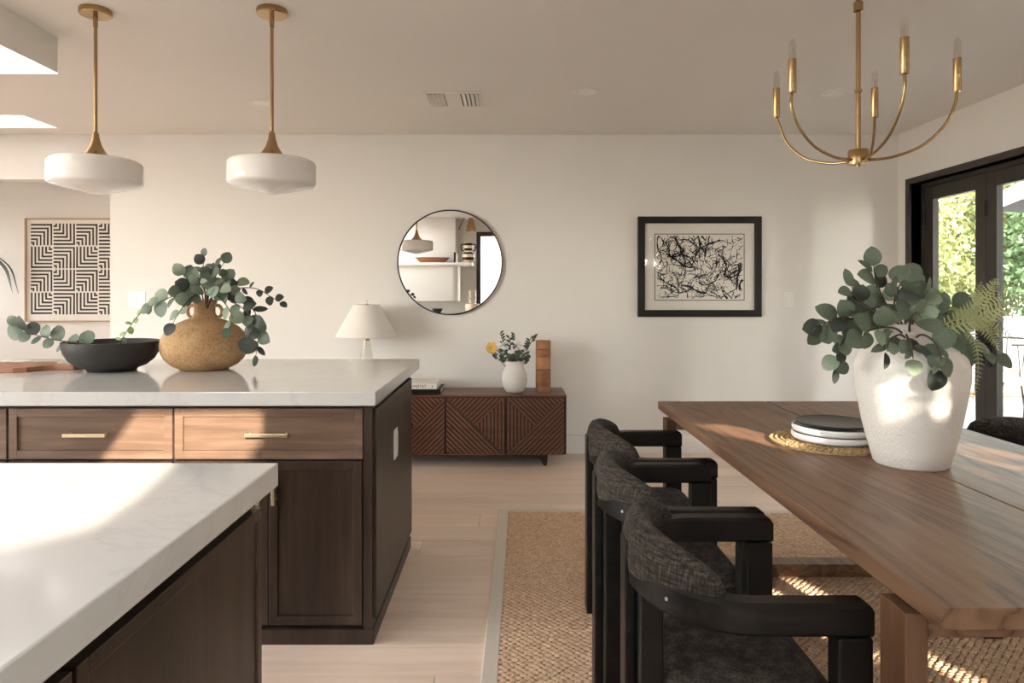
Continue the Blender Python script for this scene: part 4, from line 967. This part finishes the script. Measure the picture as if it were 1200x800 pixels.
def make_chair(label):
    t = thing('dining_chair', label, 'chair', (0, 0, ZB), group='black armchairs around the dining table')
    z1 = 0.657; z0 = z1 - 0.064; hwid_ = 0.025; c_ = 0.007
    sec = [(-hwid_ + c_, z0), (hwid_ - c_, z0), (hwid_, z0 + c_), (hwid_, z1 - c_), (hwid_ - c_, z1), (-hwid_ + c_, z1), (-hwid_, z1 - c_), (-hwid_, z0 + c_)]
    path = horseshoe(0.19, 0.249, 0.214); mlast = len(path) - 1
    def rail_sec(i, t_):
        drop = {0: 0.014, 1: 0.005}.get(min(i, mlast - i), 0.0)
        return [(o_, min(z_, z1 - drop)) if z_ > z1 - 0.02 else (o_, z_) for o_, z_ in sec]
    rl = sweep(path, rail_sec).build('arm_rail', 'black_wood', t, smooth=30)
    for sy in (-1, 1):
        lg = MB().prism([(0.146, 0), (0.213, 0), (0.213, z0 - 0.0015), (0.146, z0 - 0.0015)], sy * 0.2245, sy * 0.2735, 'xz')
        lg.build('leg', 'black_wood', t, bevel=0.004)
    for yc, xa, xb, zt in ((0.0, -0.222, -0.196, 0.69), (-0.085, -0.200, -0.150, z0 + 0.01), (0.085, -0.200, -0.150, z0 + 0.01)):
        hy = 0.034 if yc == 0 else 0.022
        B(xa, xb, yc - hy, yc + hy, 0, zt).build('rear_leg', 'black_wood', t, bevel=0.005)
    for sy in (-1, 1):
        th2 = R(42); px_, py_ = -0.19 * math.cos(th2), sy * 0.249 * math.sin(th2)
        nrm = Vector((px_ / 0.19 ** 2, py_ / 0.249 ** 2, 0)).normalized(); c0 = Vector((px_, py_, z0 + 0.034)) + nrm * 0.024
        MB().cyl(c0, c0 + nrm * 0.0025, 0.004, 12).build('bolt', 'steel', t, smooth=40)
    # seat
    def ring(sc_, z_, inset=0.0):
        ou = []
        for i in range(40):
            a = 2 * math.pi * i / 40; ca, sa = math.cos(a), math.sin(a)
            e = 2 / 6.0 if ca > 0 else 2 / 2.3
            x = (0.211 if ca > 0 else 0.168) * math.copysign(abs(ca) ** e, ca); y_ = 0.222 * math.copysign(abs(sa) ** e, sa)
            ou.append((x * sc_, y_ * sc_, z_))
        return ou
    MB().loft([ring(.90, 0.322), ring(.97, 0.330), ring(1.0, 0.355), ring(1.0, 0.385), ring(.975, 0.412), ring(.92, 0.428), ring(.75, 0.438), ring(.4, 0.442), ring(.05, 0.443)]).build('seat', 'upholstery', t, smooth=180)
    MB().loft([ring(.90, 0.270), ring(.93, 0.275), ring(.93, 0.322), ring(.90, 0.322)]).build('seat_frame', 'black_wood', t, smooth=40)
    # back pad
    pad = []
    for i in range(37):
        t_ = R(-72 + 4 * i)
        pad.append(Vector((-0.178 * math.cos(t_), 0.236 * math.sin(t_), 0)))
    def pp(i, t_):
        k = math.sin(math.pi * t_); e = k ** 0.38 if k > 0.001 else 0.06; e = max(e, 0.08)
        up = 0.088 * e; dn = 0.055; zc = z1 - 0.004
        tk = 0.036 * max(k, 0.05) ** 0.28
        pr_ = []
        for q in range(16):
            a = 2 * math.pi * q / 16; ca, sa = math.cos(a), math.sin(a)
            o_ = tk * math.copysign(abs(ca) ** 0.8, ca) - 0.004
            z_ = zc + (up * abs(sa) ** 0.85 if sa > 0 else -dn * abs(sa) ** 0.8 * e)
            if sa <= 0.15 and o_ > -0.006: o_ = min(o_, 0.014) if sa > -0.05 else -0.014
            pr_.append((o_, z_))
        return pr_
    sweep(pad, pp).build('backrest_pad', 'upholstery', t, smooth=180)
    return t
CX = 0.485
ch3 = make_chair('black wood armchair with grey upholstery nearest the viewer, cut by the bottom edge')
ch3.location = (CX, 1.577, ZB)
ch2 = copy_tree(ch3); ch2.location = (CX + 0.002, 2.134, ZB); ch2['label'] = 'middle black armchair of the three on the left side of the table'
ch1 = copy_tree(ch3); ch1.location = (CX + 0.042, 2.692, ZB); ch1['label'] = 'black armchair on the left side of the table farthest from the viewer'
ch4 = copy_tree(ch3); ch4.location = (1.935, 2.74, ZB); ch4.rotation_euler = (0, 0, R(180)); ch4['label'] = 'black armchair on the far right side of the table, only its back top visible'

# ------------------------------------------------------------------ on the table
plc = Vector((1.083, 2.305, TZ))
pm = thing('placemat', 'round braided seagrass placemat under the plate stack', 'placemat', plc)
br = MB(); rr = random.Random(6)
MB().lathe([(0.0, 0.0), (0.182, 0.0), (0.182, 0.006), (0.0, 0.006)], 40).build('mat_base', 'seagrass', pm)
rad = 0.184
while rad > 0.02:
    k = max(6, int(2 * math.pi * rad / 0.019))
    for i in range(k):
        a = 2 * math.pi * (i + rr.uniform(-.15, .15)) / k
        for st_ in (-1, 1):
            d = 0.0075; a2 = a + st_ * 0.006 / rad
            ct = Vector((rad * math.cos(a2), rad * math.sin(a2), 0.0085))
            tg = Vector((-math.sin(a), math.cos(a), 0)); ro = Vector((math.cos(a), math.sin(a), 0))
            ax = (tg * 0.8 + ro * 0.6 * st_).normalized(); sd = ax.cross(Vector((0, 0, 1)))
            L_, w_ = 0.0105, 0.0052
            br.add([ct - ax*L_, ct + sd*w_, ct + ax*L_, ct - sd*w_, ct + Vector((0, 0, 0.0055))], [(0, 1, 4), (1, 2, 4), (2, 3, 4), (3, 0, 4)])
    rad -= 0.017
bo = br.build('braid', 'seagrass', pm); bo['kind'] = 'stuff'
pz_ = TZ + 0.0125
def plate(label, z, mat, r_=0.133, h=0.024):
    t = thing('plate', label, 'plate', (plc.x + 0.012, plc.y - 0.005, z + 0.0025), group='stacked plates on the placemat')
    MB().lathe([(0.0, 0.0), (r_ - 0.016, 0.0), (r_ - 0.004, 0.004), (r_, 0.010), (r_, h - 0.003), (r_ - 0.002, h), (r_ - 0.006, h - 0.001), (r_ - 0.009, 0.010), (0.0, 0.008)], 64).build('plate_body', mat, t, smooth=40)
plate('white rimmed plate at the bottom of the stack', pz_, 'plate_white')
plate('white rimmed plate in the middle of the stack', pz_ + 0.0243, 'plate_white', 0.131)
plate('shallow black plate on top of the white plates', pz_ + 0.0243 * 2 - 0.008 + 0.0082, 'plate_black', 0.120, 0.012)
vc = Vector((1.195, 2.03, TZ))
vs_ = thing('floor_vase', 'large pebbled white two-handled vase on the dining table', 'vase', vc); vs_.name = 'ceramic_vase'
MB().lathe([(0.0, 0.0), (0.094, 0.0), (0.100, 0.006), (0.112, 0.05), (0.130, 0.12), (0.144, 0.20), (0.1525, 0.255), (0.153, 0.290), (0.147, 0.318), (0.132, 0.342), (0.108, 0.358), (0.088, 0.368), (0.080, 0.380), (0.078, 0.400), (0.084, 0.416), (0.078, 0.416), (0.070, 0.398), (0.07, 0.36), (0.0, 0.34)], 56).build('vase_body', 'pebbled_white', vs_, smooth=50)
for an in (200, 20):
    a = R(an); ca, sa = math.cos(a), math.sin(a)
    pth = catmull([(0.076, 0.402), (0.100, 0.404), (0.113, 0.388), (0.116, 0.362), (0.122, 0.342)], 5) if False else [Vector((r_ * ca, r_ * sa, z_)) for r_, z_ in [(0.074, 0.400), (0.092, 0.407), (0.108, 0.400), (0.116, 0.382), (0.119, 0.360), (0.124, 0.342)]]
    MB().tube(catmull(pth, 4), 0.0115, 10).build('handle', 'pebbled_white', vs_, smooth=180)
vb = Vector((1.195, 2.03, TZ + 0.41))
def V(px, py, dy=0.0): return P(px, py, 2.03 + dy)
v0 = V(1067, 402)
vst = [
    ([v0, V(1050, 375, .0), V(1035, 350, .02), V(1026, 325, .03), V(1024, 312, .03)], 8, {}),
    ([v0, V(1045, 380, -.03), V(1020, 362, -.05), V(1003, 348, -.06), V(998, 336, -.06)], 8, {}),
    ([v0, V(1040, 385, -.04), V(1008, 375, -.08), V(985, 372, -.1), V(968, 378, -.1), V(962, 385, -.1)], 9, dict(kinds='eedde')),
    ([v0, V(1040, 388, -.02), V(1010, 384, -.05), V(990, 395, -.06), V(982, 415, -.06), V(980, 432, -.06)], 10, dict(size=0.045, kinds='deep')),
    ([v0, V(1055, 375, -.05), V(1048, 355, -.08), V(1054, 335, -.1), V(1060, 328, -.1)], 8, {}),
    ([v0, V(1070, 375, -.04), V(1080, 355, -.07), V(1084, 345, -.08)], 7, dict(kinds='epep')),
    ([v0, V(1080, 380, .0), V(1100, 368, .0), V(1118, 358, .0)], 7, {}),
    ([v0, V(1085, 388, -.04), V(1105, 385, -.08), V(1122, 395, -.1), V(1128, 410, -.1)], 8, {}),
    ([v0, V(1090, 390, -.02), V(1115, 395, -.04), V(1140, 405, -.05), V(1168, 418, -.05)], 5, dict(size=0.05, start=0.6)),
    ([v0, V(1055, 392, -.1), V(1042, 400, -.14), V(1040, 412, -.16)], 5, dict(size=0.05)),
    ([v0, V(1062, 392, -.12), V(1068, 404, -.16), V(1070, 420, -.18)], 5, dict(size=0.05, kinds='ped')),
    ([v0, V(1080, 392, -.12), V(1096, 402, -.16), V(1102, 420, -.18), V(1100, 432, -.18)], 7, dict(size=0.055)),
    ([v0, V(1050, 385, -.08), V(1025, 385, -.14), V(1012, 392, -.16)], 6, dict(size=0.055)),
    ([v0, V(1060, 372, .04), V(1064, 352, .06), V(1072, 335, .07)], 7, dict(kinds='ede')),
    ([v0, V(1035, 372, .04), V(1015, 352, .06), V(1008, 342, .06)], 7, dict(kinds='dde')),
    ([v0, V(1066, 380, -.1), V(1072, 366, -.15), V(1080, 372, -.18)], 6, dict(kinds='epp')),
]
vase_plant('eucalyptus_bouquet', 'full bunch of silver-green eucalyptus in the white table vase', vb, vst, 0.060, 500, kinds='eeedp', start=0.4, r0=0.0038)
# fern fronds
fn_ = thing('fern_fronds', 'pale green fern fronds on the right side of the white table vase', 'fern', vb)
def frond(pts, width, seed):
    path = catmull([p - vb for p in pts], 7); m = len(path); rr = random.Random(seed)
    mb = MB().tube(path, [0.0022 * (1 - 0.7 * i / (m - 1)) for i in range(m)], 5)
    for i in range(5, m):
        t = (i - 5) / (m - 6); p = path[i]; tg = (path[min(i+1, m-1)] - path[i-1]).normalized()
        nrm = Vector((0.05, -1, 0.35)); nrm = (nrm - tg * nrm.dot(tg)).normalized(); sd = tg.cross(nrm)
        L = width * (math.sin(math.pi * (0.16 + 0.84 * t) ** 0.9) ** 0.7 + 0.10)
        for s in (-1, 1):
            d = (sd * s + tg * 0.42).normalized(); wv_ = tg * L * 0.16
            q = [p - wv_ * 0.5, p + wv_, p + d * L * 0.6 + wv_ * 0.7, p + d * L, p + d * L * 0.6 - wv_ * 0.6]
            off = nrm * (0.004 * rr.uniform(-1, 1))
            mb.add([x + off * (k > 1) for k, x in enumerate(q)], [(0, 1, 2, 3, 4)])
    o = mb.build('frond', 'fern_green', fn_); o['kind'] = 'stuff'
for i, (pts, wd) in enumerate([
    ([v0, V(1100, 385, .02), V(1135, 360, .04), V(1165, 349, .05), V(1205, 345, .05)], 0.030),
    ([v0, V(1098, 380, .03), V(1118, 362, .05), V(1126, 345, .06), V(1128, 328, .06)], 0.026),
    ([v0, V(1105, 385, .0), V(1132, 365, .0), V(1145, 348, .0), V(1150, 330, .0)], 0.028),
    ([v0, V(1110, 388, .02), V(1145, 375, .03), V(1175, 368, .03), V(1215, 374, .03)], 0.028),
    ([v0, V(1110, 388, -.02), V(1140, 378, -.04), V(1165, 385, -.05), V(1195, 398, -.05)], 0.030),
    ([v0, V(1105, 388, -.05), V(1130, 385, -.09), V(1144, 405, -.11), V(1146, 440, -.12), V(1140, 470, -.12)], 0.020),
    ([v0, V(1108, 385, -.04), V(1140, 372, -.07), V(1160, 392, -.09), V(1170, 410, -.1)], 0.026),
    ([v0, V(1090, 375, .04), V(1096, 355, .06), V(1090, 335, .07)], 0.020),
    ([v0, V(1108, 380, -.10), V(1140, 362, -.14), V(1160, 340, -.15), V(1168, 326, -.15)], 0.026),
    ([v0, V(1110, 386, -.12), V(1150, 372, -.16), V(1180, 356, -.17), V(1210, 352, -.17)], 0.028),
    ]):
    frond(pts, wd, i)

# ------------------------------------------------------------------ plant in the hall, at the picture's left edge
hpl = thing('hall_plant', 'dark strap-leaved plant in the hall at the left picture edge', 'plant', (-5.05, 6.2, 0.0))
MB().lathe([(0.0, 0.0), (0.14, 0.0), (0.18, 0.35), (0.17, 0.35), (0.15, 0.30), (0.0, 0.30)], 28).build('pot', 'ceramic_white', hpl, smooth=40)
MB().cyl((0, 0, 0.29), (0, 0, 1.3), 0.02, 8).build('stem', 'stem_brown', hpl, smooth=40)
for i in range(9):
    a = R(-20 + 42 * i); ca, sa = math.cos(a), math.sin(a); l_ = 0.62 if i == 0 else 0.5
    pts = catmull([(0, 0, 1.25), (0.2 * l_ / .5 * ca, 0.2 * l_ / .5 * sa, 1.62), (0.42 * l_ / .5 * ca, 0.42 * l_ / .5 * sa, 1.52), (l_ * ca, l_ * sa, 1.26)], 5)
    mb = MB(); m = len(pts); vsl = []
    for k, p in enumerate(pts):
        wd = 0.042 * math.sin(math.pi * (0.08 + 0.9 * k / (m - 1))); sd = Vector((-sa, ca, 0))
        vsl += [p - sd * wd, p + Vector((0, 0, -0.008)), p + sd * wd]
    mb.add(vsl, [f for k in range(m - 1) for f in ((3*k, 3*k+3, 3*k+4, 3*k+1), (3*k+1, 3*k+4, 3*k+5, 3*k+2))])
    mb.build('leaf', 'eucalyptus_dark', hpl, smooth=180)

# ------------------------------------------------------------------ kitchen wall behind the viewer, seen in the mirror
def MP(px, py, Yw):
    D = 2 * (YB - 0.018) - Yw; return Vector(((px - VX) * D / F, Yw, CAMZ - (py - VY) * D / F))
hx1 = MP(538, 0, -0.5).x
hd = thing('range_hood', 'white plastered range hood with rounded edge seen in the mirror', 'hood', ((hx1 - 1.2), YF, 0.0))
prof = [(-1.2, 0.0), (1.2, 0.0)] + [(1.2 - 0.12 + 0.12 * math.cos(R(t)), 0.38 + 0.12 * math.sin(R(t))) for t in range(0, 91, 15)] + [(-1.2, 0.5)]
MB().prism(prof, 1.12, 1.70).build('hood_body', 'paint', hd, smooth=30)
MB().box(-1.2, 1.12, 0.0, 0.30, 1.76, CH).build('chimney', 'paint', hd)
tag(B(hx1 - 2.6, MP(554, 0, -.6).x, YF, YF + 0.56, 1.70, 1.755).build('hood_shelf', 'trim_white', bevel=0.02), 'white ledge shelf above the range hood seen in the mirror', 'shelf')
tag(B(-4.2, -0.62, YF, YF + 0.62, 0.866, 0.914).build('rear_worktop', 'quartz', bevel=0.003), 'white worktop on the kitchen wall seen in the mirror', 'worktop')
tag(B(-4.2, -0.64, YF + 0.002, YF + 0.58, 0.0, 0.866).build('rear_cabinet', 'cabinet_wood_z_shaded'), 'dark base cabinet under the worktop behind the viewer', 'cabinet')
tr_ = MP(507, 304, -0.6)
MB_t = MB().loft([[(x * 0.20, y_ * 0.07, 0) for x, y_ in [(math.cos(R(a)), math.sin(R(a))) for a in range(0, 360, 15)]], [(x * 0.29, y_ * 0.10, 0.085) for x, y_ in [(math.cos(R(a)), math.sin(R(a))) for a in range(0, 360, 15)]], [(x * 0.28, y_ * 0.09, 0.085) for x, y_ in [(math.cos(R(a)), math.sin(R(a))) for a in range(0, 360, 15)]], [(x * 0.18, y_ * 0.05, 0.02) for x, y_ in [(math.cos(R(a)), math.sin(R(a))) for a in range(0, 360, 15)]]])
tag(MB_t.build('wooden_tray', 'board_wood', smooth=40, loc=(tr_.x, -0.58, 1.755)), 'long wooden dough bowl on the hood shelf seen in the mirror', 'tray')
jg = thing('striped_jug', 'black and tan striped two-handled jug on the hood shelf seen in the mirror', 'jug', (MP(549, 0, -.62).x, -0.62, 1.755))
pf = [(0.07, 0.0), (0.10, 0.04), (0.105, 0.09), (0.10, 0.14), (0.075, 0.175), (0.058, 0.20), (0.072, 0.24), (0.08, 0.285), (0.06, 0.325), (0.055, 0.34)]
for i in range(len(pf) - 1):
    MB().lathe([(0.0, pf[i][1]), pf[i], pf[i+1], (0.0, pf[i+1][1])], 24).build('stripe', 'black_satin' if i % 2 else 'beige_ceramic', jg, smooth=50)
for s_ in (-1, 1): MB().tube(catmull([(s_*0.07, 0, 0.31), (s_*0.12, 0, 0.29), (s_*0.11, 0, 0.21), (s_*0.07, 0, 0.20)], 5), 0.010, 8).build('handle', 'black_satin', jg, smooth=180)
for k, (px, hh) in enumerate(((533, 0.17), (535.5, 0.15))):
    p = MP(px, 0, -.62); tag(B(-0.012, 0.012, -0.08, 0.08, 0, hh).build('cookbook', 'black_satin' if k == 0 else 'paper', loc=(p.x, -0.62, 1.755), bevel=0.002), ['tall dark cookbook on the hood shelf', 'shorter pale cookbook beside the striped jug'][k], 'book', 'cookbooks on the hood shelf')
def sconce(px, py, label, left):
    p = MP(px, py, -0.72); t = thing('wall_sconce', label, 'wall light', (p.x, YF, p.z))
    MB().lathe([(0.035, -0.0), (0.06, -0.12), (0.085, -0.22), (0.08, -0.22), (0.03, -0.005)], 24, (0, 0.28, 0.11), caps=False).build('shade', 'brass', t, smooth=40)
    MB().tube(catmull([(left * 0.20, 0.30 if left < 0 and px < 520 else 0.0, -0.05), (left * 0.20, 0.2, -0.05), (left * 0.08, 0.28, 0.16), (0, 0.28, 0.13), (0, 0.28, 0.10)], 5), 0.008, 8).build('arm', 'brass', t, smooth=180)
sconce(552, 263, 'brass wall sconce above the striped jug seen in the mirror', -1)
gv = thing('candle_vase', 'beige bowl with a tall clear glass cylinder seen in the mirror', 'vase', (MP(553.5, 0, -.6).x, -0.62, 0.914))
MB().lathe([(0.0, 0.0), (0.06, 0.0), (0.11, 0.04), (0.12, 0.10), (0.11, 0.16), (0.10, 0.16), (0.0, 0.15)], 28).build('bowl', 'beige_ceramic', gv, smooth=50)
MB().lathe([(0.062, 0.15), (0.062, 0.38), (0.060, 0.38), (0.060, 0.15)], 24, caps=False).build('glass_cylinder', 'clear_glass', gv, smooth=40)
tag(MB().lathe([(0.0, 0.0), (0.05, 0.0), (0.06, 0.02), (0.09, 0.08), (0.085, 0.08), (0.05, 0.025), (0.0, 0.02)], 24).build('small_bowl', 'black_bowl', smooth=50, loc=(MP(512.5, 0, -.6).x, -0.6, 0.914)), 'small black bowl on the kitchen worktop seen in the mirror', 'bowl')
